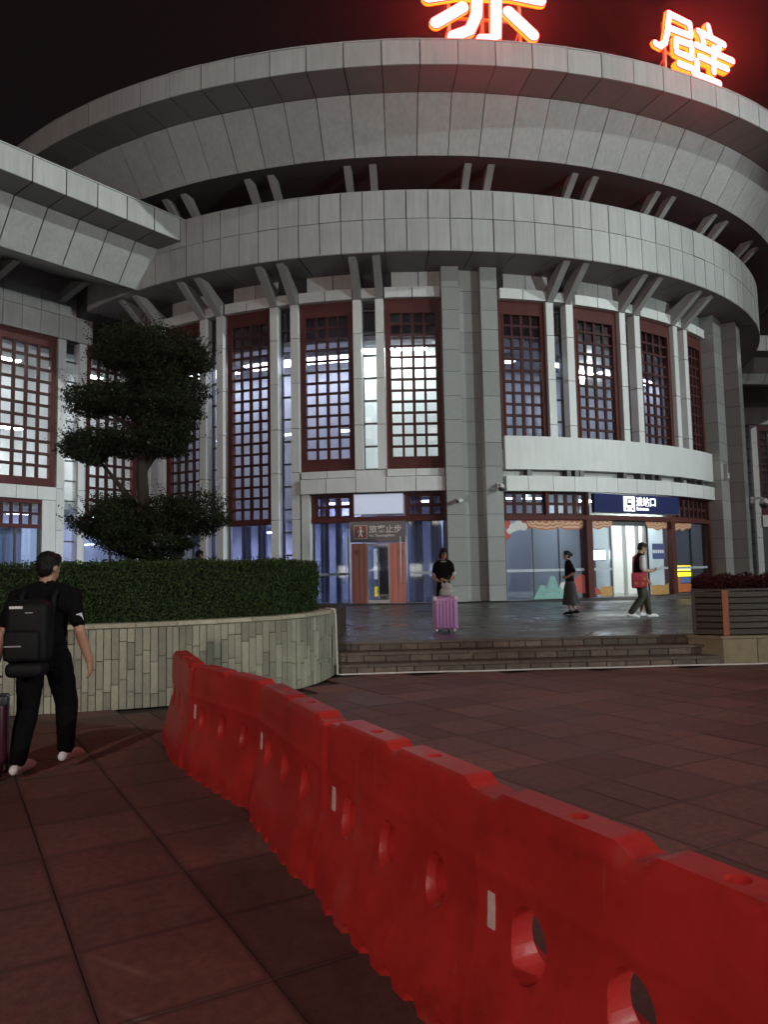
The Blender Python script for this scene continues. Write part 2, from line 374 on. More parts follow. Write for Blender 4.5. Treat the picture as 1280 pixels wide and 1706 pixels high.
for a, b, z0 in PIL:
    for t in (a, b):
        for q in range(len(PJ)-1):
            if PJ[q+1] <= z0 + .1: continue
            MB().rect(18.30, 18.95, max(z0, PJ[q])+.012, PJ[q+1]-.012, -.49, .49, 1).build('pilaster_panel', m_white, rot, rz=R_(t))
    h = (b-a)/2
    MB().rect(18.55, 18.97, 12.27, 12.66, -h-.45, h+.45, 2).build('lintel_panel', m_white, rot, rz=R_((a+b)/2))
    # narrow strip window between the two pilasters
    wi = MB(); g = h - .5
    zs = [z for z in np.arange(z0+.1, 12.2, .9)] + [12.22]
    wi.rect(18.36, 18.40, z0, 12.24, -g-.1, -g+.02, 1); wi.rect(18.40, 18.55, z0, 12.24, -g-.06, -g+.06, 1)
    w = wi.build('strip_window', m_dark, rot, rz=R_((a+b)/2))
    MB().rect(18.40, 18.55, z0, 12.24, g-.06, g+.06, 1).build('jamb', m_dark, w)
    for z in zs: MB().rect(18.40, 18.56, z-.03, z+.03, -g+.061, g-.061, 1).build('mullion', m_dark, w)
    for z_, z2 in zip(zs[:-1], zs[1:]):
        MB().rect(18.47, 18.485, z_+.03, z2-.03, -g+.06, g-.06, 1).build('pane', m_glass, w)

# lattice windows
def lattice_window(a, hw, z0, k):
    z1 = 12.25; rf = 18.74
    side = .20 if k not in (4,) else .17
    zt = z1 - .54; zb = z0 + (.20 if k < 2 else .46)
    nrow = max(1, round((zt-zb)/.44)); ncol = 4
    fr = MB(); y0, y1 = -rf, -rf+.26
    fr.box(-hw, hw, y0, y1, zt, z1); fr.box(-hw, hw, y0, y1, z0, zb)
    fr.box(-hw, -hw+side, y0, y1, zb, zt); fr.box(hw-side, hw, y0, y1, zb, zt)
    # inner bead proud of the frame
    for s in (-1, 1): fr.box(s*(hw-side)-.03, s*(hw-side)+.03, y0-.03, y0+.002, zb-.03, zt+.03)
    fr.box(-hw+side+.031, hw-side-.031, y0-.03, y0+.002, zt-.03, zt+.03); fr.box(-hw+side+.031, hw-side-.031, y0-.03, y0+.002, zb-.03, zb+.03)
    w = fr.build('window', m_red, rot, rz=R_(a))
    W = 2*(hw-side); pw = W/ncol; ph = (zt-zb)/nrow; bw_ = .092
    la = MB()
    for c in range(1, ncol):
        ww = bw_*(1.25 if c == 2 else 1); x = -hw+side+c*pw; la.box(x-ww/2, x+ww/2, y0+.05, y0+.15, zb, zt)
    for r in range(1, nrow):
        z = zb + r*ph; la.box(-hw+side, hw-side, y0+.055, y0+.145, z-bw_/2, z+bw_/2)
    la.build('lattice', m_lattice, w)
    if k in (0, 7):
        pb = MB()
        for c in range(ncol):
            for r in range(nrow):
                x = -hw+side+(c+.5)*pw; z = zb+(r+.5)*ph
                pb.box(x-pw/2+.03, x+pw/2-.03, y0+.11, y0+.12, z-ph/2+.03, z+ph/2-.03)
        tag(pb.build('panes', m_glass, w), kind='stuff')
    else:
        pm = MB().box(-pw/2+.03, pw/2-.03, -.005, .005, -ph/2+.03, ph/2-.03).mesh('pane', m_glass)
        for c in range(ncol):
            for r in range(nrow):
                o = link('pane', pm, w, (-hw+side+(c+.5)*pw, y0+.115, zb+(r+.5)*ph))
                o.rotation_euler = (random.uniform(-.006,.006), 0, random.uniform(-.006,.006))
for t in WIN: lattice_window(*t)

# granite piers
def pier(a, hdeg, r1, zs, name='pier_tile'):
    MB().rect(18.0, r1-.03, .45, zs[-1]-.02, -hdeg+.05, hdeg-.05, 1).build('pier_core', m_joint, rot, rz=R_(a))
    for z0, z1 in zip(zs[:-1], zs[1:]):
        MB().rect(18.02, r1, z0+.008, z1-.008, -hdeg, hdeg, 1).build(name, m_granite, rot, rz=R_(a))
ZJ = [.45, 1.05, 1.95, 2.86, 3.72, 4.62, 5.55, 6.46, 7.33, 8.25, 9.2, 10.04, 10.86, 11.62, 12.5, 13.34]
pier(4.43, .99, 19.30, ZJ); pier(8.95, .99, 19.30, ZJ); pier(6.69, 1.27, 18.90, ZJ)
pier(49.6, 1.75, 19.35, ZJ); pier(54.3, 1.3, 19.9, ZJ); pier(51.8, 1.0, 19.0, ZJ)
pier(60, 2.5, 18.7, [.45, 4, 8, 13.3]); pier(66, 3.0, 18.7, [.45, 4, 8, 13.3])

# left canopy (over the closed door) and right canopy
def arcparts(name, r0, r1, z0, z1, cuts, mat, gap=.06, prof=None):
    for a, b in zip(cuts[:-1], cuts[1:]):
        h = (b-a)/2
        mb = MB()
        if prof: mb.sweep(prof, -h+gap/2, h-gap/2, 2)
        else: mb.rect(r0, r1, z0, z1, -h+gap/2, h-gap/2, 2)
        mb.build(name, mat, rot, rz=R_((a+b)/2))
arcparts('canopy_panel', 18.4, 19.12, 4.66, 5.22, [-13.4,-10.32,-6.85,-3.38,.06,3.42], m_white, .07)
arcparts('sill_panel', 18.4, 18.98, 5.26, 5.53, [-13.4,-10.27,-6.95], m_white, .07)
arcparts('sill_panel', 18.4, 18.98, 5.26, 5.53, [-3.25,0.12,3.42], m_white, .07)
arcparts('sill_panel', 18.4, 18.90, 5.24, 5.52, [-6.93,-3.27], m_white, .07)
MB().rect(18.3, 18.95, .45, 5.22, -13.45, -12.45, 1).build('wall_return', m_white, rot)
arcparts('canopy_panel', 18.4, 19.05, 4.635, 5.22, [10.6,13.3,16.5,19.4,22.5,25.7,28.9,32.2,35.6,39.2,43.6,49.2], m_white, .06)
MB().rect(18.3, 18.62, 5.22, 5.6, 10.6, 48.6, 36).build('upper_wall', m_panel, rot)
for a in (13.6, 18.8, 19.9, 20.6, 27.2, 30.1, 32.2, 33.5, 38.5, 41.9, 43.9):
    MB().rect(18.62, 18.98, 5.222, 5.49, -.28, .28, 1).build('bracket', m_dark, rot, rz=R_(a))
MB().rect(18.78, 19.02, 5.48, 6.78, 10.62, 48.3, 46).build('white_banner_board', m_white, rot)

# door bays: beams, posts, fanlights, shopfront glazing
def beam(name, r0, r1, z0, z1, a0, a1, mat=m_red):
    return MB().rect(r0, r1, z0, z1, -(a1-a0)/2, (a1-a0)/2, max(1, int((a1-a0)/2))).build(name, mat, rot, rz=R_((a0+a1)/2))
def fanlight(a0, a1, z0, z1, nc, nr, bar=.055):
    """red lattice light with panes as sub-parts"""
    mb = MB(); h = (a1-a0)/2; w = 2*h/nc; hh = (z1-z0)/nr
    bd = math.degrees(bar/18.7)
    for c in range(nc+1): x = -h+c*w; mb.rect(18.52, 18.66, z0, z1, x-bd, x+bd, 1)
    for r in range(nr+1): z = z0+r*hh; mb.rect(18.54, 18.64, z-bar, z+bar, -h, h, 2)
    f = mb.build('fanlight', m_lattice, rot, rz=R_((a0+a1)/2))
    pm = MB().rect(18.575, 18.585, z0+bar*.8, z0+hh-bar*.8, -w/2+bd*.8, w/2-bd*.8, 1).mesh('pane', m_glass)
    for c in range(nc):
        for r in range(nr): link('pane', pm, f, (0,0,r*hh), R_(-h+(c+.5)*w))
def glazing(a0, a1, z0, z1, n, mat=None, r=18.6, rail=True):
    """dark-jointed plate glass with a frosted push rail"""
    h = (a1-a0)/2; w = 2*h/n
    mb = MB()
    for c in range(n+1): x = -h+c*w; mb.rect(r-.05, r+.03, z0, z1, x-.045, x+.045, 1)
    f = mb.build('glazing', m_dark, rot, rz=R_((a0+a1)/2))
    pm = MB().rect(r-.006, r+.006, z0, z1, -w/2+.05, w/2-.05, 1).mesh('pane', mat or m_glass_low)
    for c in range(n): link('pane', pm, f, (0,0,0), R_(-h+(c+.5)*w))
    if rail:
        rm = MB().rect(r+.008, r+.02, 1.52, 1.62, -w/2+.06, w/2-.06, 1).mesh('push_rail', m_frost)
        for c in range(n): link('push_rail', rm, f, (0,0,0), R_(-h+(c+.5)*w))
m_frost = pbr('frosted_strip', (0.45, 0.50, 0.56), 0.6, 0.05, 4)
# left bay -12.4 .. 3.45
beam('door_beam', 18.45, 18.80, 3.55, 3.74, -12.4, 3.45)
beam('door_beam', 18.45, 18.78, 4.58, 4.655, -12.4, 3.45)
for a in (-12.15, -7.55, -1.05, 3.3): beam('door_post', 18.47, 18.77, 3.742, 4.578, a-.17, a+.17)
fanlight(-11.95, -7.75, 3.76, 4.56, 3, 2); fanlight(-.87, 3.1, 3.76, 4.56, 3, 2)
glazing(-12.3, -8.1, .45, 3.55, 1); glazing(-.9, 3.45, .45, 3.55, 1)
glazing(-33.7, -27.5, .45, 3.57, 3, rail=False); glazing(-23.7, -17.3, .45, 3.57, 3, rail=False)
# right bay 10.6 .. 47.4
beam('door_beam', 18.45, 18.80, 3.54, 3.73, 10.65, 47.4)
for a in (16.05, 21.65, 37.15, 47.25): beam('door_post', 18.47, 18.79, 3.732, 4.63, a-.2, a+.2)
for a in (21.65, 36.4): beam('door_post', 18.40, 18.85, .45, 3.538, a-.42, a+.42)
beam('door_post', 18.42, 18.80, .45, 3.538, 47.0, 47.45)
fanlight(10.75, 15.85, 3.75, 4.6, 4, 2); fanlight(16.25, 21.45, 3.75, 4.6, 4, 2); fanlight(37.4, 47.0, 3.75, 4.6, 7, 2)
glazing(10.7, 21.2, .45, 3.54, 3); glazing(36.85, 47.0, .45, 3.54, 2)
glazing(22.1, 25.4, .45, 3.54, 1); glazing(31.9, 35.95, .45, 3.54, 1)
for a in (25.6, 27.9, 30.2, 31.6): beam('sliding_door_stile', 18.45, 18.58, .47, 3.4, a-.16, a+.16, m_steel)
beam('door_track', 18.40, 18.62, 3.34, 3.535, 25.4, 31.85, m_dark)

# interior: floors, back walls and partitions of the halls
MB().rect(6, 18.5, .40, .462, -48, 70, 60).build('hall_floor', m_hallfloor, rot)
MB().rect(15.7, 15.8, 4.0, 10.75, -50, -6.4, 30).build('hall_wall', m_hall, rot)
MB().rect(14.9, 15.0, .46, 4.9, -50, -6.4, 30).build('hall_wall', m_hall, rot)
MB().rect(14.4, 14.6, .46, 13.3, 8, 75, 40).build('hall_wall', m_hall, rot)
MB().rect(13.0, 18.35, 10.75, 10.95, -50, 75, 80).build('hall_ceiling', m_hall, rot)
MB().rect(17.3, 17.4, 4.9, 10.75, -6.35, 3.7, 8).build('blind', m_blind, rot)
MB().rect(13.3, 18.42, .46, 10.75, -6.5, -6.36, 1).build('partition', m_hall, rot)
MB().rect(13.3, 18.42, .46, 13.3, 3.7, 3.9, 1).build('partition', m_hallw, rot)
MB().rect(13.3, 18.42, .46, 13.3, 10.0, 10.3, 1).build('partition', m_hall, rot)
MB().rect(13.3, 18.42, .46, 13.3, 47.5, 47.8, 1).build('partition', m_hall, rot)
MB().rect(13.3, 18.40, 4.85, 5.2, -13.0, 3.7, 10).build('mezzanine_slab', m_hall, rot)
MB().rect(13.3, 18.40, 4.80, 5.2, 10.3, 47.5, 24).build('mezzanine_slab', m_hall, rot)
MB().rect(13.3, 13.5, .46, 4.85, -6.4, 3.7, 8).build('hall_wall', m_hall, rot)
MB().rect(13.8, 18.3, .46, 4.8, 21.3, 21.5, 1).build('partition', m_hallw, rot)
MB().rect(13.8, 18.3, .46, 4.8, 36.6, 36.8, 1).build('partition', m_hallw, rot)
MB().rect(16.6, 16.7, .46, 3.0, 24.0, 27.4, 4).build('security_screen', m_hallw, rot)
MB().rect(15.6, 15.7, .46, 3.4, 28.6, 31.0, 4).build('security_screen', m_hallw, rot)
def curtain(a0, a1, r, z0, z1):
    n = int((a1-a0)*14); mb = MB(); prof = []
    for i in range(n+1):
        a = R_(a0+(a1-a0)*i/n); rr = r + .05*math.sin(i*.9) + .02*math.sin(i*.31); prof.append((rr*math.sin(a), -rr*math.cos(a)))
    vs = [(x,y,z0) for x,y in prof] + [(x,y,z1) for x,y in prof]
    mb.add(vs, [(i,i+1,n+2+i,n+1+i) for i in range(n)]); return mb.build('curtain', m_curtain, rot, fix=False, smooth=True)
for a0, a1 in ((-33.2,-31.2), (-30.0,-28.2), (-23.4,-21.9), (-20.9,-19.6), (-18.6,-17.5), (-12.2,-11.0), (-10.2,-9.3), (-.6,.9), (1.9,3.3)):
    curtain(a0, a1, 17.9, .47, 3.6 if a0 < -14 else 4.6)
def LAMP_AT(a, z):
    if a < -26: return ', leftmost bay' + (', lower' if 7 < z < 8 else '')
    if a < -16: return ', second bay' + (', lower' if 7 < z < 8 else '')
    if a < -6: return ', third bay' + (', lower' if 7 < z < 8 else '')
    if a < 3: return (', left one' if a < -1 else ', right one')
    if a < 14: return ', left one'
    if a < 25: return ', second from left'
    if a < 32: return ', near the middle'
    return ', toward the right' if a < 40 else ', rightmost'
def hall_lamp(a, r, z, mat, label, la=1.2, wd=.30, group='lit ceiling lamps inside the round hall'):
    label = label + LAMP_AT(a, z)
    t = thing('ceiling_lamp', label, 'lamp', (CX, CY, 0), R_(a), group)
    h = math.degrees(la/2/r)
    MB().rect(r-wd/2-.03, r+wd/2+.03, z+.01, z+.06, -h*1.03, h*1.03, 2).build('housing', m_white, t)
    MB().rect(r-wd/2, r+wd/2, z-.02, z+.009, -h, h, 2).build('diffuser', mat, t)
for a in (-30.5, -20.4, -11.5):
    hall_lamp(a, 17.0, 10.5, m_lamp_c, 'lilac ceiling lamp behind the tall lattice windows left of the closed door', 2.2, .9)
    hall_lamp(a+3, 17.3, 7.4, m_lamp_c, 'lilac ceiling lamp behind the tall lattice windows left of the closed door', .8, .3)
for a in (-4.3, .1):
    hall_lamp(a, 17.9, 10.5, m_lamp_w, 'white ceiling lamp behind the brightly lit lattice window', 1.2, .3, 'lamps of the bright room')
for a in (13.6, 24, 34.6, 44.5):
    hall_lamp(a, 16.4, 10.5, m_lamp_d, 'dim ceiling lamp behind the lattice windows over the entrance', 1.3, .5, 'lamps of the upper right hall')
for a in (13, 18):
    hall_lamp(a, 16.6, 4.6, m_lamp_r, 'cool ceiling lamp behind the mural glass beside the entrance', 1.0, .3, 'lamps of the lower right hall')
for a in (24.5, 29.5, 34):
    hall_lamp(a, 16.9, 4.5, m_lamp_e, 'bright white ceiling lamp inside the open entrance', 1.3, .4, 'lamps inside the entrance')
hall_lamp(41, 17, 4.6, m_lamp_r, 'faint ceiling lamp behind the glass with the yellow display', .8, .2, 'single lamp right of the entrance')
for a in (-31, -21, -10.3, 1.5):
    hall_lamp(a, 16.6, 3.4 if a < -14 else 4.5, m_lamp_b, 'blue lamp behind the lilac curtains at street level', 1.0, .3, 'blue lamps of the lower left hall')

# ------------------------------------------------------------------ wings
def wing(name, label, loc, rz, s0, s1, fd, zfan=True, joint0=1.09, s_end=None):
    """straight wing; local x runs along it, local y goes in from the eave fascia, facade plane at depth fd"""
    w = thing(name, label, 'building', loc, rz)
    js = [joint0 + 1.19*k for k in range(-30, 40) if s0 - 1.2 < joint0 + 1.19*k < s1]
    cuts = [s0] + [j for j in js if s0 < j < s1] + [s1]
    core = [(.05,14.92),(.05,15.68),(6.0,15.68),(6.0,14.6),(2.46,13.45),(1.3,14.88)]
    n = len(core); vs = [(s0+.01,y,z) for y,z in core] + [(s1-.01,y,z) for y,z in core]
    MB().add(vs, [tuple(range(n)), tuple(range(n,2*n))[::-1]] + [(i,(i+1)%n,n+(i+1)%n,n+i) for i in range(n)]).build('eave_core', m_joint, w)
    def strip(nm, prof, mat, g=.022):
        for a, b in zip(cuts[:-1], cuts[1:]):
            if b - a < .1: continue
            n = len(prof); vs = [(a+g,y,z) for y,z in prof] + [(b-g,y,z) for y,z in prof]
            MB().add(vs, [tuple(range(n)), tuple(range(n,2*n))[::-1]] + [(i,(i+1)%n,n+(i+1)%n,n+i) for i in range(n)]).build(nm, mat, w)
    strip('fascia_panel', [(0,14.86),(0,15.74),(.045,15.74),(.045,14.90)], m_panel)
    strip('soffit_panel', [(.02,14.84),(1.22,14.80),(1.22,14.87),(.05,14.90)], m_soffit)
    strip('slant_panel', [(1.25,14.79),(2.40,13.37),(2.45,13.42),(1.30,14.84)], m_panel)
    MB().box(s0, s1, -.02, 6.0, 15.75, 15.80).build('eave_cap', m_panel, w)
    # underside rising to the wall, clerestory wall and tiled band
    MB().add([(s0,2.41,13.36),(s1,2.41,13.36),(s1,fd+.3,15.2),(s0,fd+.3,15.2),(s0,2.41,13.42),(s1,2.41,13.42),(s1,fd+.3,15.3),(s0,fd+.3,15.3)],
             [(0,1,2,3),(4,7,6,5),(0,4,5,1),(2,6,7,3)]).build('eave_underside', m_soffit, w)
    MB().box(s0, s1, fd+.35, fd+.5, 12.3, 15.25).build('clerestory_wall', m_white, w)
    MB().box(s0, s1, fd+.06, fd+.34, 12.30, 14.25).build('band_core', m_joint, w)
    x = 3.63 - .82*30
    tlo = MB().box(-.40,.40, -.02, .10, 12.30, 13.335).mesh('band_tile_low', m_panel); thi = MB().box(-.40,.40, -.02, .10, 13.355, 14.28).mesh('band_tile_high', m_panel)
    while x < s1:
        if x > s0:
            link('band_tile', tlo, w, (x+.41, fd-.03, 0)); link('band_tile', thi, w, (x+.41, fd-.03, 0))
        x += .82
    return w
WL = wing('station_wing', 'straight left wing of the station with tall white-lit lattice windows behind the tree', (-12.22, 23.38, 0), R_(51.82), -4, 7.25, 7.5)
def wing_window(w, s0, s1, z0, z1, fd, ncol, nrow, lit):
    hw = (s1-s0)/2; xm = (s0+s1)/2; side = .22; zt = z1-.5; zb = z0+.36
    fr = MB(); y0 = fd-.04; y1 = fd+.2
    fr.box(-hw,hw,y0,y1,zt,z1).box(-hw,hw,y0,y1,z0,zb).box(-hw,-hw+side,y0,y1,zb,zt).box(hw-side,hw,y0,y1,zb,zt)
    win = fr.build('window', m_red, w, (xm,0,0))
    W = 2*(hw-side); pw = W/ncol; ph = (zt-zb)/nrow; la = MB()
    for c in range(1, ncol): x = -hw+side+c*pw; la.box(x-.07, x+.07, y0+.06, y0+.15, zb, zt)
    for r in range(1, nrow): z = zb+r*ph; la.box(-hw+side, hw-side, y0+.065, y0+.145, z-.065, z+.065)
    la.build('lattice', m_lattice, win)
    pm = MB().box(-pw/2+.03,pw/2-.03,-.005,.005,-ph/2+.03,ph/2-.03).mesh('pane', m_glass)
    for c in range(ncol):
        for r in range(nrow): link('pane', pm, win, (-hw+side+(c+.5)*pw, y0+.11, zb+(r+.5)*ph))
def wing_pil(w, s, z0, z1, fd, wd=.36):
    for a, b in zip(PJ[:-1], PJ[1:]):
        if b <= z0+.1: continue
        MB().box(s-wd/2, s+wd/2, fd-.12, fd+.35, max(a,z0)+.012, min(b,z1)-.012).build('pilaster_panel', m_white, w)
def wing_strip(w, s0, s1, z0, z1, fd):
    mb = MB(); zs = list(np.arange(z0+.1, z1, .9)) + [z1-.03]
    f = mb.box(s0-.02, s0+.02, fd+.1, fd+.21, z0, z1).build('strip_window', m_dark, w)
    for z in zs: MB().box(s0+.021, s1, fd+.1, fd+.2, z-.03, z+.03).build('mullion', m_dark, f)
    for a, b in zip(zs[:-1], zs[1:]): MB().box(s0, s1, fd+.14, fd+.15, a+.03, b-.03).build('pane', m_glass, f)
FD = 7.5
wing_window(WL, 3.42, 6.0, 5.6, 12.28, FD, 4, 11, 1)
wing_window(WL, 7.44, 10.1, 3.7, 12.28, FD, 5, 14, 1)
wing_pil(WL, 6.24, .45, 12.28, FD); wing_pil(WL, 7.23, .45, 12.28, FD); wing_strip(WL, 6.42, 7.05, .45, 12.28, FD)
wing_pil(WL, 3.2, .45, 12.28, FD); wing_pil(WL, 2.2, .45, 12.28, FD); wing_strip(WL, 2.4, 3.0, .45, 12.28, FD)
MB().box(10.1, 14, FD, FD+.4, .45, 14.3).build('corner_wall', m_panel, WL)
# sill band, lower window and wall return of the near bay
for a, b in ((3.4,4.3),(4.32,5.2),(5.22,6.05)): MB().box(a, b, FD-.12, FD+.3, 5.02, 5.58).build('sill_panel', m_white, WL)
MB().box(5.45, 6.05, FD-.1, FD+.3, .45, 5.0).build('wall_return', m_white, WL)
MB().box(3.4, 5.44, FD, FD+.2, 3.78, 3.95).build('door_beam', m_red, WL); MB().box(3.4, 5.44, FD, FD+.2, 4.85, 5.0).build('door_beam', m_red, WL)
mb = MB()
for c in range(6): mb.box(3.4+c*.405-.05, 3.4+c*.405+.05, FD+.03, FD+.15, 3.95, 4.85)
mb.box(3.4, 5.44, FD+.04, FD+.14, 4.36, 4.46)
f_ = mb.build('fanlight', m_lattice, WL)
for c in range(5):
    for z in (3.95, 4.46): MB().box(3.4+c*.405+.03, 3.8+c*.405-.03, FD+.09, FD+.1, z, z+.4).build('pane', m_glass, f_)
mb = MB()
for s in (3.4, 4.4, 5.4): mb.box(s-.04, s+.04, FD+.05, FD+.15, .45, 3.78)
f_ = mb.build('glazing', m_dark, WL)
for s in (3.4, 4.4): MB().box(s+.04, s+.96, FD+.09, FD+.1, .45, 3.78).build('pane', m_glass_low, f_)
mb = MB()
for s in (7.44, 8.8, 10.1): mb.box(s-.04, s+.04, FD+.05, FD+.15, .45, 3.7)
f_ = mb.build('glazing', m_dark, WL)
for s in (7.44, 8.8): MB().box(s+.04, s+1.26, FD+.09, FD+.1, .45, 3.7).build('pane', m_glass_low, f_)
# rooms of the left wing
MB().box(-4, 13, FD+2.9, FD+3.0, .4, 12.4).build('hall_wall', m_hallw, WL); MB().box(-4, 13, FD+.4, FD+3, 11.6, 11.8).build('hall_ceiling', m_hallw, WL)
MB().box(-4, 13, FD+.4, FD+3, .40, .46).build('hall_floor', m_hallfloor, WL); MB().box(-4, 13, FD+.4, FD+3, 4.7, 4.98).build('mezzanine_slab', m_hallw, WL)
MB().box(13, 13.1, FD+.4, FD+3, .4, 12.4).build('partition', m_hallw, WL)
def wing_lamp(w, s, y, z, mat, label, group):
    label += ', left' if s < 3 else (', middle' if s < 6 else ', right')
    mw = Matrix.Translation(w.location) @ Euler((0,0,w.rotation_euler.z)).to_matrix().to_4x4()
    q = mw @ Vector((s, y, 0)); t = thing('ceiling_lamp', label, 'lamp', (q.x, q.y, 0), w.rotation_euler.z, group)
    MB().box(-.55,.55,-.2,.2,z+.01,z+.06).build('housing', m_white, t); MB().box(-.5,.5,-.15,.15,z-.02,z+.008).build('diffuser', mat, t)
for s in (1.5, 4.6, 8.6): wing_lamp(WL, s, FD+1.5, 11.3, m_lamp_w, 'white ceiling lamp inside the left wing of the station', 'upper lamps of the left wing')
for s in (1.5, 4.6, 8.6): wing_lamp(WL, s, FD+1.2, 8.2, m_lamp_w, 'white hanging lamp lower inside the left wing of the station', 'lower lamps of the left wing')
for s in (2.5, 5.2, 8.8): wing_lamp(WL, s, FD+1.4, 4.5, m_lamp_b, 'blue lamp at street level inside the left wing', 'blue lamps of the left wing')
cv = MB(); n = 60
vs = [(2.8+2.2*i/n, FD+.8+.05*math.sin(i*.9), .47) for i in range(n+1)] + [(2.8+2.2*i/n, FD+.8+.05*math.sin(i*.9), 3.9) for i in range(n+1)]
cv.add(vs, [(i,i+1,n+2+i,n+1+i) for i in range(n)]).build('curtain', m_curtain, WL, fix=False, smooth=True)
# pairs of struts carrying the left eave
def wing_strut(w, s, fd):
    prof = [(fd-.05,13.95),(fd-.05,14.4),(fd-1.2,14.55),(fd-2.1,14.30)]
    n = len(prof); vs = [(s-.14,y,z) for y,z in prof] + [(s+.14,y,z) for y,z in prof]
    MB().add(vs, [tuple(range(n)), tuple(range(n,2*n))[::-1]] + [(i,n+i,n+(i+1)%n,(i+1)%n) for i in range(n)]).build('eave_strut', m_strut, w)
for s in (2.2, 3.2, 6.2, 7.2): wing_strut(WL, s, FD)

WR = wing('station_wing', 'far right wing of the station seen past the granite piers', (24.0, 45.8, 0), R_(6.2), -7, 12, 10.3)
wing_pil(WR, 4.22, .45, 12.28, 10.3, .46); wing_pil(WR, 5.26, .45, 12.28, 10.3, .46); wing_strip(WR, 4.46, 5.02, .45, 12.28, 10.3)
wing_window(WR, 5.56, 8.4, 5.4, 12.28, 10.3, 4, 12, 0)
MB().box(5.52, 9, 10.1, 10.6, 4.5, 5.38).build('sill_panel', m_white, WR)
MB().box(0.6, 3.95, 10.4, 10.5, .45, 12.28).build('dark_glazing', m_dark, WR)
MB().box(5.52, 9, 10.25, 10.45, .45, 4.49).build('dark_glazing', m_dark, WR)
MB().box(3.5, 9, 11.4, 11.5, .45, 12.28).build('hall_wall', m_hall, WR)
for s in (1.0, 2.0, 7.0): wing_strut(WR, s, 10.3)
# ---- second half: lamps, signs, street furniture, plants, people
# ------------------------------------------------------------------ plaza floodlight mast behind the viewer (its lamps mirror in the glass)
m_pole = pbr('galvanised_pole', (0.35, 0.36, 0.37), 0.45, 0.1, 3, metal=0.6)
m_flood = emit('flood_lens', (1.0, 0.90, 0.82), 60)
def flood_mast(name, label, loc, heads, h=11.0):
    t = thing(name, label, 'lamp post', loc)
    MB().tube([(0,0,0),(0,0,.4),(0,0,h)], [.16,.13,.07], 14).build('pole', m_pole, t, smooth=True)
    MB().tube([(0,0,0),(0,0,.05)], [.3,.3], 16).build('base_plate', m_pole, t)
    MB().tube([(-.9,0,h-.1),(.9,0,h-.1)], .05, 10).build('crossarm', m_pole, t)
    for k, (dx, target, power, col, cone, rad) in enumerate(heads):
        q = Vector((dx, 0.1, h+.12)); d = (Vector(target) - Vector(loc) - q).normalized()
        e = d.to_track_quat('-Z', 'Y').to_euler()
        hd = MB().box(-.26,.26,-.2,.2,0,.22).build('lamp_head', m_dark, t, q); hd.rotation_euler = e
        MB().box(-.23,.23,-.17,.17,-.012,-.002).build('lens', m_flood, hd)
        ld = bpy.data.lights.new('flood', 'SPOT'); ld.energy = power; ld.color = col; ld.spot_size = R_(cone); ld.spot_blend = .4; ld.shadow_soft_size = rad
        lo = bpy.data.objects.new('flood_beam', ld); COL.objects.link(lo); lo.parent = t; lo.location = q + d*.25; lo.rotation_euler = e
    return t
flood_mast('floodlight_mast', 'tall floodlight mast on the plaza behind the viewer, aimed at the station', (-8.0, -24.0, 0),
           [(-.6, (1, 36, 13), 15500, (1.0, 0.79, 0.735), 66, .4), (.6, (1.0, 6.0, 0), 700, (1.0, 0.6, 0.45), 60, .5)])
flood_mast('floodlight_mast', 'tall floodlight mast at the right of the plaza, outside the frame, lighting the left wing', (30.0, -2.0, 0),
           [(0, (-1, 33, 11), 20000, (0.84, 1.0, 0.985), 46, .3)], 8.5)

# street across the plaza behind the viewer: it only shows as lights mirrored in the station glass
m_city = pbr('city_wall', (0.10, 0.10, 0.11), .7, .15, .3)
LIT = [emit('lit_window_%d' % k, c, e) for k, (c, e) in enumerate((((1.0,.86,.62),2.2), ((.8,.9,1.0),2.6), ((1.0,.95,.85),3.2), ((1.0,.25,.15),3.0), ((.35,.5,1.0),3.0)))]
def city_block(name, label, x0, x1, y, d, h, cols, rows, wz, wh, p_lit, tints):
    t = thing(name, label, 'building', ((x0+x1)/2, y, 0)); w = (x1-x0)
    MB().box(-w/2, w/2, -d, 0, 0, h).build('wall', m_city, t)
    for c in range(cols):
        for r in range(rows):
            if random.random() > p_lit: continue
            x = -w/2 + (c+.5)*w/cols; z = wz + r*(h-wz-.5)/rows; ww = w/cols*.32
            MB().box(x-ww, x+ww, .01, .05, z, z+wh).build('lit_window', LIT[random.choice(tints)], t)
    return t
city_block('shop_row', 'low row of lit shops across the street behind the viewer', -50, 45, -78, 12, 6.5, 26, 1, 1.0, 2.2, .85, [0,1,2,2,3,4])
city_block('office_tower', 'tall office tower with scattered lit windows behind the viewer, left', -48, -22, -84, 14, 42, 9, 12, 8, 1.5, .38, [0,1,2])
city_block('office_tower', 'broad office tower with scattered lit windows behind the viewer, right', 8, 40, -86, 14, 34, 11, 9, 8, 1.5, .4, [0,1,2])
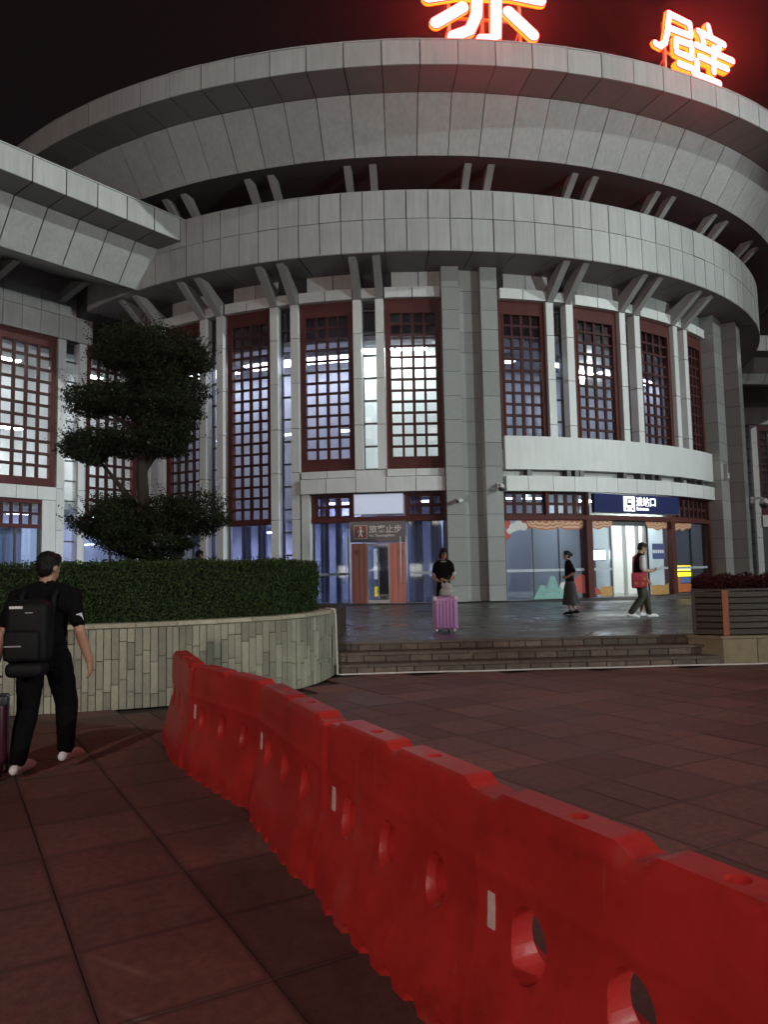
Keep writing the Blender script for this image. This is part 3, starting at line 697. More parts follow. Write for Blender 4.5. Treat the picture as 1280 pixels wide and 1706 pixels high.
# ------------------------------------------------------------------ rooftop sign letters
m_neon = emit('neon_face', (1.0, 0.050, 0.046), 38.0)
m_neon_halo = emit('neon_halo_trim', (1.0, 0.010, 0.016), 10.0)  # red halo round the strokes is put into the bevel's own glow
m_neon_side = emit('neon_return', (1.0, 0.070, 0.003), 9.0)
m_frame_red = pbr('sign_frame', (0.5, 0.35, 0.33), 0.5)
CHI = [[(-0.83,1.46),(-1.76,0.85)],[(-0.33,1.89),(-0.37,1.21),(-0.61,0.67),(-1.19,0.4)],[(0.32,1.94),(0.27,0.49),(-0.22,0.35)],[(0.73,1.39),(1.56,0.61)],
       [(-2.0,1.72),(-1.07,1.93),(0.77,2.01),(1.85,1.86)],[(0.0,2.0),(0.06,4.16)],[(-1.28,3.0),(1.36,3.15)]]
BI = [[(-1.25,2.51),(-1.37,1.84),(-1.52,1.35),(-1.78,1.12),(-2.0,1.16)],[(-1.25,2.51),(-0.28,2.45)],[(-0.24,2.46),(-0.21,2.07)],[(-1.26,1.95),(-0.24,1.97)],
      [(-0.99,1.60),(-1.01,1.13)],[(-0.99,1.60),(-0.27,1.62)],[(-0.22,1.68),(-0.25,1.12)],[(-1.01,1.12),(-0.3,1.1)],[(0.7,2.64),(0.79,2.32)],[(0.17,2.27),(1.5,2.16)],
      [(0.31,2.2),(0.4,1.85)],[(1.26,2.14),(1.14,1.8)],[(-0.0,1.68),(1.9,1.63)],[(0.13,1.27),(1.57,1.21)],[(0.91,1.83),(0.84,0.88)],[(-0.95,0.67),(1.05,0.88)][:1]+[(-0.16,0.67)],
      [(-0.04,1.02),(-0.06,0.42)],[(-0.24,0.52),(1.08,0.49)]]
def letter(name, label, th, strokes, rad, R=23.75):
    t = thing(name, label, 'sign letter', (CX + R*math.sin(R_(th)), CY - R*math.cos(R_(th)), 18.89), R_(th), 'red rooftop sign letters')
    body = MB(); dz = 0
    for st in strokes:
        pts = [Vector((a, b)) for a, b in st]
        # rounded outline of the polyline, front face bulged
        L_, Rr = [], []
        for i, q in enumerate(pts):
            tn = (pts[min(i+1,len(pts)-1)] - pts[max(i-1,0)]).normalized(); nn = Vector((-tn.y, tn.x))
            L_.append(q + nn*rad); Rr.append(q - nn*rad)
        def cap(c, tn):
            a0 = math.atan2(tn.y, tn.x); return [c + rad*Vector((math.cos(a0+a), math.sin(a0+a))) for a in np.linspace(math.pi/2, -math.pi/2, 9)][1:-1]
        te = (pts[-1]-pts[-2]).normalized(); ts = (pts[0]-pts[1]).normalized()
        out = L_ + cap(pts[-1], te) + Rr[::-1] + cap(pts[0], ts)
        n = len(out); dz += .004
        cent = sum(out, Vector((0,0)))/n
        def inset(k):
            res = []
            for i, q in enumerate(out):
                e = (out[(i+1)%n]-out[i-1]).normalized(); res.append(q + Vector((e.y,-e.x))*k)
            return res
        ins = inset(.024)
        vs = [(q.x,.05+dz,q.y) for q in out] + [(q.x,-.03-dz,q.y) for q in out] + [(q.x,-.06-dz,q.y) for q in ins]
        body.add(vs, [(i,(i+1)%n,n+(i+1)%n,n+i) for i in range(n)] + [tuple(range(n))], 1)
        body.add(vs, [(n+i,n+(i+1)%n,2*n+(i+1)%n,2*n+i) for i in range(n)] + [tuple(range(2*n,3*n))], 0)
        body.m[-n-1:-1] = [2]*n
    body.build('letter_body', [m_neon, m_neon_side, m_neon_halo], t)
    zt = max(b for s in strokes for a, b in s)
    for k, x in enumerate((-1.25, -.1, 1.2)):
        MB().box(x-.05, x+.05, .20, .30, 0, min(zt, 2.4)).build('support_post', m_frame_red, t)
        MB().tube([(x-.3,.9,0),(x,.26,1.1)], .025, 6).build('brace', m_frame_red, t)
    for z in (.55, 1.35): MB().box(-1.5, 1.5, .31, .37, z-.04, z+.04).build('support_rail', m_frame_red, t)
    return t
letter('sign_letter', 'red glowing Chinese character cut off by the top edge, left one on the roof rim', 6.2, CHI, .215)
letter('sign_letter', 'red glowing dense Chinese character at the right of the roof rim, fully in view', 26.2, BI, .148)

# ------------------------------------------------------------------ lettering helper
def text_mesh(body, size, offset=0.0, name='text'):
    c = bpy.data.curves.new(name, 'FONT'); c.body = body; c.size = size; c.offset = offset; c.extrude = .004; c.align_x = 'LEFT'; c.resolution_u = 3
    o = bpy.data.objects.new(name, c); COL.objects.link(o)
    dg = bpy.context.evaluated_depsgraph_get(); me = bpy.data.meshes.new_from_object(o.evaluated_get(dg))
    bpy.data.objects.remove(o); bpy.data.curves.remove(c)
    me.transform(Matrix.Rotation(R_(90), 4, 'X')); return me
def put_text(body, size, mat, parent, x, y, z, offset=0.0, name='lettering'):
    me = text_mesh(body, size, offset); me.materials.clear(); me.materials.append(mat)
    return link(name, me, parent, (x, y, z))
def radial(name, label, cat, th, r, z, group=None):
    """thing whose local -Y faces outwards at angle th on the rotunda"""
    return thing(name, label, cat, (CX + r*math.sin(R_(th)), CY - r*math.cos(R_(th)), z), R_(th), group)

# blue entrance sign
m_blue = pbr('sign_blue', (0.008, 0.016, 0.095), 0.6, 0.06, 1.0, spec=.15)
m_signw = emit('sign_white', (0.95, 0.97, 1.0), 1.5)
m_ink = pbr('sign_ink', (0.02, 0.02, 0.022), 0.5)
sg = radial('entrance_sign', 'dark blue sign board with white lettering and icon above the open entrance', 'sign', 29.5, 18.86, 3.84)
MB().box(-2.47, 2.47, -.02, .14, 0, .74).build('board', m_blue, sg)
MB().box(-2.50, 2.50, -.03, .15, -.03, -.002).build('board_edge', m_dark, sg)
ic = MB().box(-.85, -.21, -.036, -.021, .07, .68).build('icon_plate', m_signw, sg)
MB().box(-.66, -.40, -.046, -.037, .30, .58).build('icon_train', m_ink, ic)
MB().box(-.61, -.45, -.052, -.047, .42, .53).build('icon_train_window', m_signw, ic)
MB().add([(-.80,-.046,.12),(-.66,-.046,.12),(-.66,-.046,.28),(-.80,-.037,.12),(-.66,-.037,.12),(-.66,-.037,.28)],[(0,1,2),(3,5,4),(0,3,4,1),(1,4,5,2),(2,5,3,0)]).build('icon_track', m_ink, ic)
MB().add([(-.26,-.046,.12),(-.40,-.046,.12),(-.40,-.046,.28),(-.26,-.037,.12),(-.40,-.037,.12),(-.40,-.037,.28)],[(0,1,2),(3,5,4),(0,3,4,1),(1,4,5,2),(2,5,3,0)]).build('icon_track', m_ink, ic)
put_text('进站口', .40, m_signw, sg, -.13, -.026, .33, .008)
put_text('Entrance', .20, m_signw, sg, -.11, -.026, .12, .004)

m_cctv = pbr('camera_white', (0.62, 0.62, 0.6), 0.4, 0.05, 4)
# closed door: light box, no-entry board and vestibule doors
m_lightbox = emit('lightbox_face', (0.56, 0.63, 0.80), 0.32)
lb = radial('lightbox_sign', 'blank pale glowing light box above the closed door', 'sign', -4.32, 18.84, 3.80)
MB().cbox(-.97, .97, -.05, .06, 0, .82, .02).build('frame', m_pole, lb); MB().box(-.93,.93,-.058,-.0505,.04,.78).build('face', m_lightbox, lb)
m_board = pbr('notice_board_grey', (0.075, 0.068, 0.07), 0.4, 0.08, 2)
m_mark = pbr('notice_marking', (0.62, 0.55, 0.53), 0.5)
m_markr = pbr('notice_red', (0.20, 0.05, 0.04), 0.5)
nb = radial('no_entry_board', 'dark grey board with walking figure icon and pale lettering above the closed door', 'sign', -4.45, 19.02, 2.76)
MB().box(-1.05, 1.05, -.03, .2, 0, .78).build('board', m_board, nb)
ic = MB().box(-.90, -.40, -.035, -.0305, .13, .64).build('icon_border', m_mark, nb)
MB().box(-.88, -.42, -.040, -.0355, .15, .62).build('icon_ground', m_markr, ic)
wf = MB().tube([(-.65,-.046,.34),(-.66,-.046,.47)], .045, 8).tube([(-.66,-.046,.34),(-.73,-.046,.2)], .026, 6).tube([(-.65,-.046,.34),(-.59,-.046,.2)], .026, 6).tube([(-.67,-.046,.47),(-.77,-.046,.37)], .02, 6).tube([(-.64,-.046,.47),(-.53,-.046,.39)], .02, 6)
wf.ell((-.65,-.046,.545), (.045,.012,.045), 10, 6); wf.build('icon_figure', m_mark, ic)
put_text('旅客止步', .315, m_mark, nb, -.33, -.034, .37, .004)
put_text('No Thoroughfare', .135, m_mark, nb, -.33, -.034, .2, .002)
vd = radial('closed_doors', 'closed glass double door between red lit steel panels under the grey board', 'door', -4.45, 18.98, .455)
m_redlit_steel = pbr('red_lit_steel', (0.42, 0.15, 0.12), 0.45, 0.15, 2.0, metal=0.4, stretch=(25, 25, .6))  # red light falling on the steel is put into its base colour
m_posterw = emit('door_poster_light', (0.85, 0.88, 0.95), 0.55); m_postery = emit('door_poster_yellow', (0.95, 0.68, 0.02), 0.9)
for x0, x1 in ((-1.02, -.43), (.43, 1.02)):
    MB().box(x0, x1, -.02, .10, 0, 2.26).build('side_panel', m_redlit_steel, vd)
    for x in np.linspace(x0+.1, x1-.1, 3): MB().box(x-.006, x+.006, -.026, -.0205, .02, 2.24).build('panel_seam', m_dark, vd)
fr = MB()
for x in (-.42, -.02, .02, .42): fr.box(x-.04 if x > 0 else x, x if x > 0 else x+.04, .0, .09, 0, 2.16)
fr.box(-.42, .42, .0, .088, 2.161, 2.24)
fr.build('door_frame', m_pole, vd)
for x0, x1 in ((-.38, -.02), (.02, .38)):
    MB().box(x0, x1, .01, .085, .0, .12).build('bottom_rail', m_pole, vd); MB().box(x0, x1, .02, .03, .12, 2.16).build('pane', m_glass_low, vd)
MB().box(-.18, -.045, .12, .13, .9, 2.05).build('poster', m_posterw, vd); MB().box(-.17, -.045, .115, .119, .25, .62).build('poster', m_postery, vd)
for z in (1.9, 1.45, .45): 
    q = MB(); q.tube([(-.11+.06*math.cos(a), .108, z+.07*math.sin(a)) for a in np.linspace(-1.5, 1.5, 9)], .009, 5); q.build('poster_mark', m_ink, vd)
MB().box(.02, .40, .35, .37, 0, 2.1).build('back_panel', m_dark, vd)
for x in (-1.20, -1.06, .86, 1.07):
    MB().tube([(x,-.14,.75),(x,-.14,2.5)], .022, 8).build('pull_handle', m_cctv, vd, smooth=True)
# round no-walking stickers on the two side panels
for x in (-.80, .86):
    rg = MB()
    for k in range(20):
        a0, a1 = 2*math.pi*k/20, 2*math.pi*(k+1)/20
        rg.add([(x+r*math.cos(a), -.028, 1.92+r*math.sin(a)) for a in (a0, a1) for r in (.085, .11)] + [(x+r*math.cos(a), -.0215, 1.92+r*math.sin(a)) for a in (a0, a1) for r in (.085, .11)], [(0,1,3,2),(4,6,7,5),(0,2,6,4),(1,5,7,3)])
    st = rg.build('round_sticker', m_markr, vd)
    MB().tube([(x-.01,-.028,1.86),(x+.015,-.028,1.97)], .022, 6).build('sticker_figure', m_ink, st)

# glass murals, displays
m_orange = pbr('mural_orange', (0.46, 0.15, 0.06), 0.6, 0.1, 5); m_cream = pbr('mural_cream', (0.62, 0.45, 0.30), 0.6, 0.1, 5)
m_mred = pbr('mural_red', (0.42, 0.06, 0.045), 0.6, 0.1, 5); m_mwhite = pbr('mural_white', (0.62, 0.60, 0.58), 0.6, 0.1, 5)
m_teal = pbr('mural_teal', (0.20, 0.40, 0.36), 0.6, 0.2, 5); m_ochre = pbr('mural_ochre', (0.48, 0.26, 0.07), 0.6, 0.15, 5)
def disc(mb, x, z, r, y, mi, a0=0, a1=360, n=14, th=.003):
    ps = [(x+r*math.cos(R_(a0+(a1-a0)*k/n)), z+r*math.sin(R_(a0+(a1-a0)*k/n))) for k in range(n+1)]
    if a1-a0 >= 360: ps = ps[:-1]
    k = len(ps); mb.add([(a,y,b) for a,b in ps] + [(a,y+th,b) for a,b in ps], [tuple(range(k)), tuple(range(k,2*k))[::-1]] + [(i,(i+1)%k,k+(i+1)%k,k+i) for i in range(k)], mi)
def scallops(th, xs, z, r, label):
    """hanging valance of ringed scallops stuck on the glass"""
    t = radial('glass_mural', label, 'mural', th, 18.632, .45)
    for x, dz, rr in xs:
        mb = MB()
        for q in range(5): disc(mb, x*1.0, z-dz+.03, rr*1.45*(1-.17*q), -.004*q - .0009*int(x*40 % 4), q % 2, 180, 360)
        mb.build('scallop', [m_orange, m_cream], t)
    return t
scallops(15.95, [(-.55+.28*k, .0 if k % 2 else .03, .27 if k in (1,2,3) else .2) for k in range(5)], 3.06, .25, 'orange scalloped wave mural along the top of the middle mural pane')
scallops(19.4, [(-.5+.27*k, .0, .27 if k in (1,2,3) else .18) for k in range(5)], 3.06, .25, 'orange scalloped wave mural on the pane beside the red door post')
scallops(23.75, [(-.36+.24*k, 0, .25 if k == 1 else .2) for k in range(4)], 3.05, .22, 'orange scalloped wave mural left of the open entrance')
scallops(33.9, [(-.5+.25*k, 0, .26 if k == 2 else .2) for k in range(5)], 3.05, .22, 'orange scalloped wave mural right of the open entrance')
scallops(39.0, [(-.55+.26*k, 0, .25 if k in (1,3) else .18) for k in range(6)], 3.05, .22, 'orange scalloped wave mural over the yellow display')
t = radial('glass_mural', 'red discs and white cloud mural beside the granite pier', 'mural', 12.3, 18.632, .45)
for dx_, dz_, dr_ in ((-.5,2.95,.22),(-.5,2.5,.2),(.42,2.98,.25)): mb = MB(); disc(mb, dx_, dz_, dr_, 0, 0); mb.build('red_disc', m_mred, t)
mb = MB(); disc(mb, -.18, 2.80, .17, -.007, 0); disc(mb, .02, 2.88, .2, -.010, 0); disc(mb, .25, 2.82, .15, -.013, 0); disc(mb, -.34, 2.66, .12, -.016, 0); mb.build('cloud', m_mwhite, t)
t = radial('glass_mural', 'teal mountains with white cloud mural at the foot of the entrance glass', 'mural', 16.9, 18.632, .455)
mb = MB()
for x, h, w, y in ((-.55,.55,.42,0), (-.1,.9,.5,-.004), (.35,.6,.45,-.008)):
    mb.add([(x-w,y,0),(x-w*.45,y,h*.6),(x-.08,y,h),(x+.12,y,h*.96),(x+w*.5,y,h*.5),(x+w,y,0)] + [(x-w,y+.003,0),(x-w*.45,y+.003,h*.6),(x-.08,y+.003,h),(x+.12,y+.003,h*.96),(x+w*.5,y+.003,h*.5),(x+w,y+.003,0)],
           [(0,1,2,3,4,5),(11,10,9,8,7,6)] + [(i,(i+1)%6,6+(i+1)%6,6+i) for i in range(6)])
mb.build('mountain', m_teal, t)
mb = MB(); disc(mb, .35, .5, .14, -.014, 0); disc(mb, .55, .56, .16, -.017, 0); disc(mb, .75, .5, .13, -.02, 0); mb.build('cloud', m_mwhite, t)
t = radial('glass_mural', 'red ribbed fan mural behind the woman in the skirt', 'mural', 20.3, 18.632, .455)
mb = MB(); disc(mb, .12, .5, .42, 0, 0, -60, 200); disc(mb, .12, .2, .42, -.004, 0, 0, 180); mb.build('fan', m_mred, t)
t = radial('glass_mural', 'ochre wave mural along the foot of the entrance glass', 'mural', 23.75, 18.632, .455)
mb = MB(); disc(mb, -.35, .1, .28, -.004, 1, 0, 180); mb.box(-.1,.5,0,.003,.03,.42); mb.build('wave', [m_ochre, m_mred], t)
t = radial('glass_mural', 'ochre wave mural on the glass right of the open entrance', 'mural', 33.9, 18.632, .455)
MB().add([(-.6,0,.0),(.6,0,.0),(.6,0,.5),(.3,0,.36),(0,0,.42),(-.6,0,.4)]+[(-.6,.003,.0),(.6,.003,.0),(.6,.003,.5),(.3,.003,.36),(0,.003,.42),(-.6,.003,.4)],[(0,1,2,3,4,5),(11,10,9,8,7,6)]).build('wave', m_ochre, t)
m_led = emit('led_white', (0.95, 0.97, 1.0), 6); m_ledy = emit('led_yellow', (1.0, 0.72, 0.03), 3.4); m_ledo = emit('led_orange', (0.85, 0.22, 0.05), .45); m_ledb = emit('led_blue', (0.2, 0.26, 0.5), .5)
t = radial('led_panel', 'overexposed white light panel behind the glass left of the entrance', 'display', 23.9, 18.2, 0)
MB().box(-.52,.52,0,.06,1.95,2.35).build('screen', m_led, t); MB().box(-.55,.55,.061,.09,1.90,2.40).build('housing', m_dark, t); MB().box(-.03,.03,.03,.06,.46,1.9).build('post', m_dark, t)
t = radial('yellow_display', 'bright yellow and orange display behind the glass right of the entrance', 'display', 40.3, 18.48, 0)
MB().box(-.8,.8,.05,.11,.47,1.68).build('housing', m_dark, t)
for k, (x0, x1, z0, z1, mm) in enumerate(((-.78,.78,1.42,1.66,m_ledy), (-.7,.75,1.18,1.36,m_ledy), (-.3,.6,.9,1.15,m_ledb), (-.75,-.33,.5,1.15,m_ledo), (-.3,.75,.5,.87,m_ledo))):
    MB().box(x0,x1,.0,.049,z0,z1).build('lit_field', mm, t)
for k in range(6): MB().box(-.7+.24*k, -.58+.24*k, -.008,-.001, 1.46, 1.62).build('lit_mark', m_signw, t)
m_stk = pbr('sticker_blue', (0.05, 0.07, 0.22), 0.5); m_stw = pbr('sticker_white', (0.8, 0.8, 0.82), 0.5)
t = radial('blue_glass_notice', 'small blue notice with white marks stuck on the glass right of the entrance', 'sign', 33.9, 18.64, 0)
MB().box(-.42,.42,-.004,.004,1.95,2.6).build('sheet', m_stk, t)
for k in range(5): MB().box(-.36+.145*k, -.26+.145*k, -.009,-.005, 2.2, 2.34).build('mark', m_stw, t)
MB().tube([(-.36,-.008,2.2),(-.41,-.008,2.27),(-.36,-.008,2.34)], .012, 5).build('mark', m_stw, t)

# security cameras on the piers
def cctv(th, r, z, label, dome=False, s=1.0):
    t = radial('security_camera', label, 'camera', th, r, z)
    MB().box(-.06*s,.06*s,-.05*s,0,-.08*s,.08*s).build('bracket', m_cctv, t)
    MB().tube([(0,-.04*s,.02*s),(0,-.2*s,.05*s),(0,-.28*s,.0)], .025*s, 8).build('arm', m_cctv, t, smooth=True)
    if dome:
        MB().tube([(0,-.28*s,.02*s),(0,-.28*s,-.1*s)], [.07*s,.11*s], 14).build('housing', m_cctv, t, smooth=True)
        MB().ell((0,-.28*s,-.12*s), (.1*s,.1*s,.1*s), 14, 10).build('dome', m_dark, t, smooth=True)
    else:
        MB().tube([(.1*s,-.2*s,-.02*s),(-.08*s,-.42*s,-.08*s)], [.07*s,.07*s], 12).build('housing', m_cctv, t, smooth=True)
        MB().tube([(-.08*s,-.42*s,-.08*s),(-.1*s,-.445*s,-.087*s)], [.05*s,.05*s], 12).build('lens', m_dark, t)
cctv(4.7, 19.30, 4.25, 'small bullet camera on the left granite pier')
cctv(9.4, 19.30, 4.80, 'white dome camera on an arm on the right granite pier', True, 1.15)
cctv(56.0, 19.95, 4.75, 'large white dome camera on the far right granite pier', True, 2.0)
t = radial('notice_box', 'small metal box mounted high on the far right pier', 'box', 49.6, 19.36, 5.6)
MB().cbox(-.12,.12,-.14,0,0,.75,.015).build('box_body', m_steel, t); MB().box(-.1,.1,-.150,-.141,.05,.3).build('label_plate', m_mwhite, t)

# ------------------------------------------------------------------ red water-filled barriers
def barrier_mesh(L=1.385, pierced=False):
    mb = MB(); ns = 56
    zl = [0,.03,.07,.12,.18,.24,.30,.36,.42,.48,.53,.565,.585,.60,.66,.72,.77]
    def sst(a, b, x): t = min(1, max(0, (x-a)/(b-a))); return t*t*(3-2*t)
    def top(s):
        q = s/L; base = .808
        for c in (.27, .73): base = max(base, .808 + .027*(sst(c-.215, c-.18, q) - sst(c+.18, c+.215, q)))
        return base
    def hw(z, s):
        e = min(s, L-s)
        wb = .158 + .042*sst(.0, .26, e - .10*(z < .3)*0)
        if z > .57: return .080 - .012*sst(.6,.85,z) + .004*(z < .59)
        f = 1 - sst(.06, .46, z)*.98
        if z < .07: f *= .965
        return .077 + (wb-.077)*f
    rows = []
    for i in range(ns+1):
        s = L*i/ns; zt = top(s)
        left = [(s, -hw(z, s), z) for z in zl] + [(s, -hw(zt, s), zt-.018), (s, -hw(zt, s)+.014, zt)]
        right = [(s, -y, z) for s_, y, z in left[::-1]]
        rows.append(left + right)
    k = len(rows[0]); vs = [v for r in rows for v in r]
    fs = [(i*k+j, (i+1)*k+j, (i+1)*k+(j+1)%k, i*k+(j+1)%k) for i in range(ns) for j in range(k)]
    fs += [tuple(range(k)), tuple(range(ns*k, ns*k+k))[::-1]]
    mb.add(vs, fs); body = mb.build('barrier_tmp', m_plastic)
    cut = MB()
    for s in (.27, .68, 1.09):
        cut.tube([(s,-.5,.43),(s,.5 if pierced else -.02,.43)], .082 if pierced else .052, 20)
        n0 = len(cut.v)-40
        for q in range(n0, len(cut.v)):
            x, y, z = cut.v[q]; cut.v[q] = (s+(x-s)*.95, y, .43+(z-.43)*1.3)
        cut.ell((s, -.16, .44), (.100, .146 if pierced else .118, .120), 28, 18)
        cut.ell((s, .13, .43), (.30, .142, .175) if pierced else (.10, .085, .12), 28, 18)
    for q in range(7):
        for sg_ in (-1, 1): cut.ell((.10+.195*q, sg_*.205, -.005), (.055, .055, .065), 10, 8)
    for s in (.42, .95): cut.tube([(s,0,.70),(s,0,.95)], .032, 14)
    co = cut.build('cut_tmp', m_plastic)
    bo = body.modifiers.new('b', 'BOOLEAN'); bo.operation = 'DIFFERENCE'; bo.object = co; bo.solver = 'EXACT'; bo.use_self = True
    dg = bpy.context.evaluated_depsgraph_get(); me = bpy.data.meshes.new_from_object(body.evaluated_get(dg))
    bpy.data.objects.remove(body); bpy.data.objects.remove(co)
    me.materials.clear(); me.materials.append(m_plastic)
    me.polygons.foreach_set('use_smooth', [True]*len(me.polygons)); me.set_sharp_from_angle(angle=R_(38))
    me.name = 'barrier_body'; return me
m_plastic = pbr('red_barrier_plastic', (0.50, 0.033, 0.028), 0.4, 0.25, 3.0, 7, obj_var=0.06, bump=0.12, bump_scale=30)
nt = m_plastic.node_tree; b_ = nt.nodes['Principled BSDF']; out_ = nt.nodes['Material Output']
tl = nt.nodes.new('ShaderNodeBsdfTranslucent'); tl.inputs[0].default_value = (0.72, 0.04, 0.032, 1)
mx_ = nt.nodes.new('ShaderNodeMixShader'); mx_.inputs[0].default_value = 0.27
nt.links.new(b_.outputs[0], mx_.inputs[1]); nt.links.new(tl.outputs[0], mx_.inputs[2]); nt.links.new(mx_.outputs[0], out_.inputs['Surface'])
# faded, scuffed patches and thin scratches on the plastic
N_ = nt.nodes; L_k = nt.links; old = b_.inputs['Base Color'].links[0].from_socket
tcx = N_.new('ShaderNodeTexCoord'); oix = N_.new('ShaderNodeObjectInfo'); mwx = N_.new('ShaderNodeMath'); mwx.operation = 'MULTIPLY'; mwx.inputs[1].default_value = 21.0; L_k.new(oix.outputs['Random'], mwx.inputs[0])
def scuff(scale, vec, lo, hi, col, amount, prev):
    mpx = N_.new('ShaderNodeMapping'); mpx.inputs['Scale'].default_value = vec; L_k.new(tcx.outputs['Object'], mpx.inputs['Vector'])
    nx = N_.new('ShaderNodeTexNoise'); nx.noise_dimensions = '4D'; nx.inputs['Scale'].default_value = scale; nx.inputs['Detail'].default_value = 9; nx.inputs['Roughness'].default_value = .68
    L_k.new(mpx.outputs[0], nx.inputs['Vector']); L_k.new(mwx.outputs[0], nx.inputs['W'])
    rx_ = N_.new('ShaderNodeMapRange'); rx_.inputs[1].default_value = lo; rx_.inputs[2].default_value = hi; rx_.inputs[3].default_value = 0; rx_.inputs[4].default_value = amount; L_k.new(nx.outputs['Fac'], rx_.inputs[0])
    mm = N_.new('ShaderNodeMix'); mm.data_type = 'RGBA'; mm.inputs[7].default_value = (*col, 1); L_k.new(rx_.outputs[0], mm.inputs[0]); L_k.new(prev, mm.inputs[6]); return mm.outputs[2]
c_ = scuff(2.2, (1,1,1), .56, .72, (0.42,0.13,0.10), .55, old)
c_ = scuff(1.6, (14,14,.9), .62, .70, (0.40,0.16,0.13), .5, c_)
c_ = scuff(3.4, (1,1,1.4), .58, .70, (0.10,0.018,0.014), .6, c_)
c_ = scuff(1.3, (1.2,8,16), .66, .71, (0.45,0.2,0.17), .6, c_)
L_k.new(c_, b_.inputs['Base Color'])
m_sticker = pbr('reflective_sticker', (0.62, 0.50, 0.46), 0.35, 0.12, 40)
bar = barrier_mesh(); bar_pierced = barrier_mesh(pierced=True)
sticker = MB().add([(0,-.0875,.41),(.036,-.089,.41),(.036,-.0815,.52),(0,-.0808,.52),(0,-.07,.41),(.036,-.07,.41),(.036,-.07,.52),(0,-.07,.52)],[(0,1,2,3),(7,6,5,4),(0,4,5,1),(1,5,6,2),(2,6,7,3),(3,7,4,0)]).mesh('reflective_sticker', m_sticker)
pegm = MB().tube([(0,0,-.09),(0,0,.02),(0,0,.03)], [.028,.028,.02], 12).mesh('connector_pin', m_plastic, smooth=True)
capm = MB().tube([(0,0,-.03),(0,0,.004),(0,0,.008)], [.03,.03,.022], 14).mesh('filler_cap', m_plastic, smooth=True)
BP = [(-2.07, 7.65), (-1.55, 6.37), (-.80, 5.22), (-.235, 3.89), (.355, 2.64), (.99, 1.41)]
BLAB = ['red plastic barrier farthest away, seen end-on by the stone planter', 'red plastic barrier second in the row, nearest the planter wall corner',
        'red plastic barrier third in the row, in the middle of the line', 'red plastic barrier fourth in the row with a white sticker near its left end', 'nearest red plastic barrier with two open oval holes at lower right']
for k in range(5):
    a, b = Vector(BP[k]), Vector(BP[k+1]); d = b - a
    t = thing('plastic_barrier', BLAB[k], 'barrier', (a.x, a.y, 0), math.atan2(d.y, d.x) + random.uniform(-.02,.02), 'red plastic barriers across the plaza')
    link('barrier_body', bar_pierced if k == 4 else bar, t)
    link('reflective_sticker', sticker, t, (.065, 0, 0)); link('connector_pin', pegm, t, (-.005, 0, .77))
    for s in (.42, .95): link('filler_cap', capm, t, (s, 0, .80))

# ------------------------------------------------------------------ stone planter with hedge and cloud-pruned tree
PW = [(-9.5, 7.6), (-7.5, 8.1), (-5.6, 8.56), (-4.01, 8.93), (-3.58, 9.04), (-3.08, 9.18), (-2.56, 9.40), (-1.95, 9.78), (-1.35, 10.30), (-1.02, 10.98), (-.86, 11.65), (-.80, 12.3)]
def resample(pts, step):
    P = [Vector(q) for q in pts]; 
    # Catmull-Rom to a fine polyline, then equal steps
    fine = []
    for i in range(len(P)-1):
        p0 = P[max(i-1,0)]; p1 = P[i]; p2 = P[i+1]; p3 = P[min(i+2,len(P)-1)]
        for k in range(24):
            t = k/24; fine.append(.5*((2*p1)+(p2-p0)*t+(2*p0-5*p1+4*p2-p3)*t*t+(3*p1-p0-3*p2+p3)*t*t*t))
    fine.append(P[-1]); out = [fine[0]]; acc = 0
    for a, b in zip(fine[:-1], fine[1:]):
        acc += (b-a).length
        if acc >= step: out.append(b.copy()); acc = 0
    return out
pl = thing('stone_planter', 'curved raised planter faced with upright cream and green stone strips', 'planter')
path = resample(PW, .072)
inner = []
for i, q in enumerate(path):
    tn = (path[min(i+1,len(path)-1)]-path[max(i-1,0)]).normalized(); inner.append((q, tn, Vector((-tn.y, tn.x))))
poly = [tuple(q + n*.045) for q, t_, n in inner] 
MB().prism(poly + [(-.8, 15.2), (-9.5, 15.2)], 0, .94).build('planter_core', m_bed, pl)
MB().prism([tuple(q + n*.16) for q, t_, n in inner] + [(-.95, 15.0), (-9.3, 15.0)], .94, .985).build('soil', m_soil, pl)
stm = [MB().cbox(-.5,.5,-.5,.5,0,1,.06).mesh('wall_stone', m_stone) for _ in range(1)][0]
stones = 0
for i in range(len(inner)-1):
    q, t_, n = inner[i]
    if q.x < -5.2: continue
    z = 0.0; w = (inner[i+1][0]-q).length
    first = random.uniform(.12, .42)
    while z < .955:
        h = first if z == 0 else random.uniform(.26, .48)
        if z + h > .82: h = .96 - z
        o = link('wall_stone', stm, pl, ((q + t_*w/2)[0], (q + t_*w/2)[1], z + .004), math.atan2(t_.y, t_.x))
        o.location = Vector(o.location) + Vector((n.x, n.y, 0))*(.022 + random.uniform(-.008,.008))
        o.scale = (w-.008, .055, h-.008); stones += 1; z += h
cp = resample(PW, .47)
for a, b in zip(cp[:-1], cp[1:]):
    if a.x < -5.6: continue
    tn = (b-a).normalized(); w = (b-a).length
    MB().cbox(.005, w+.004, -.035, .26, 0, .058, .01).build('coping_stone', m_cope, pl, (a.x, a.y, .962), math.atan2(tn.y, tn.x))

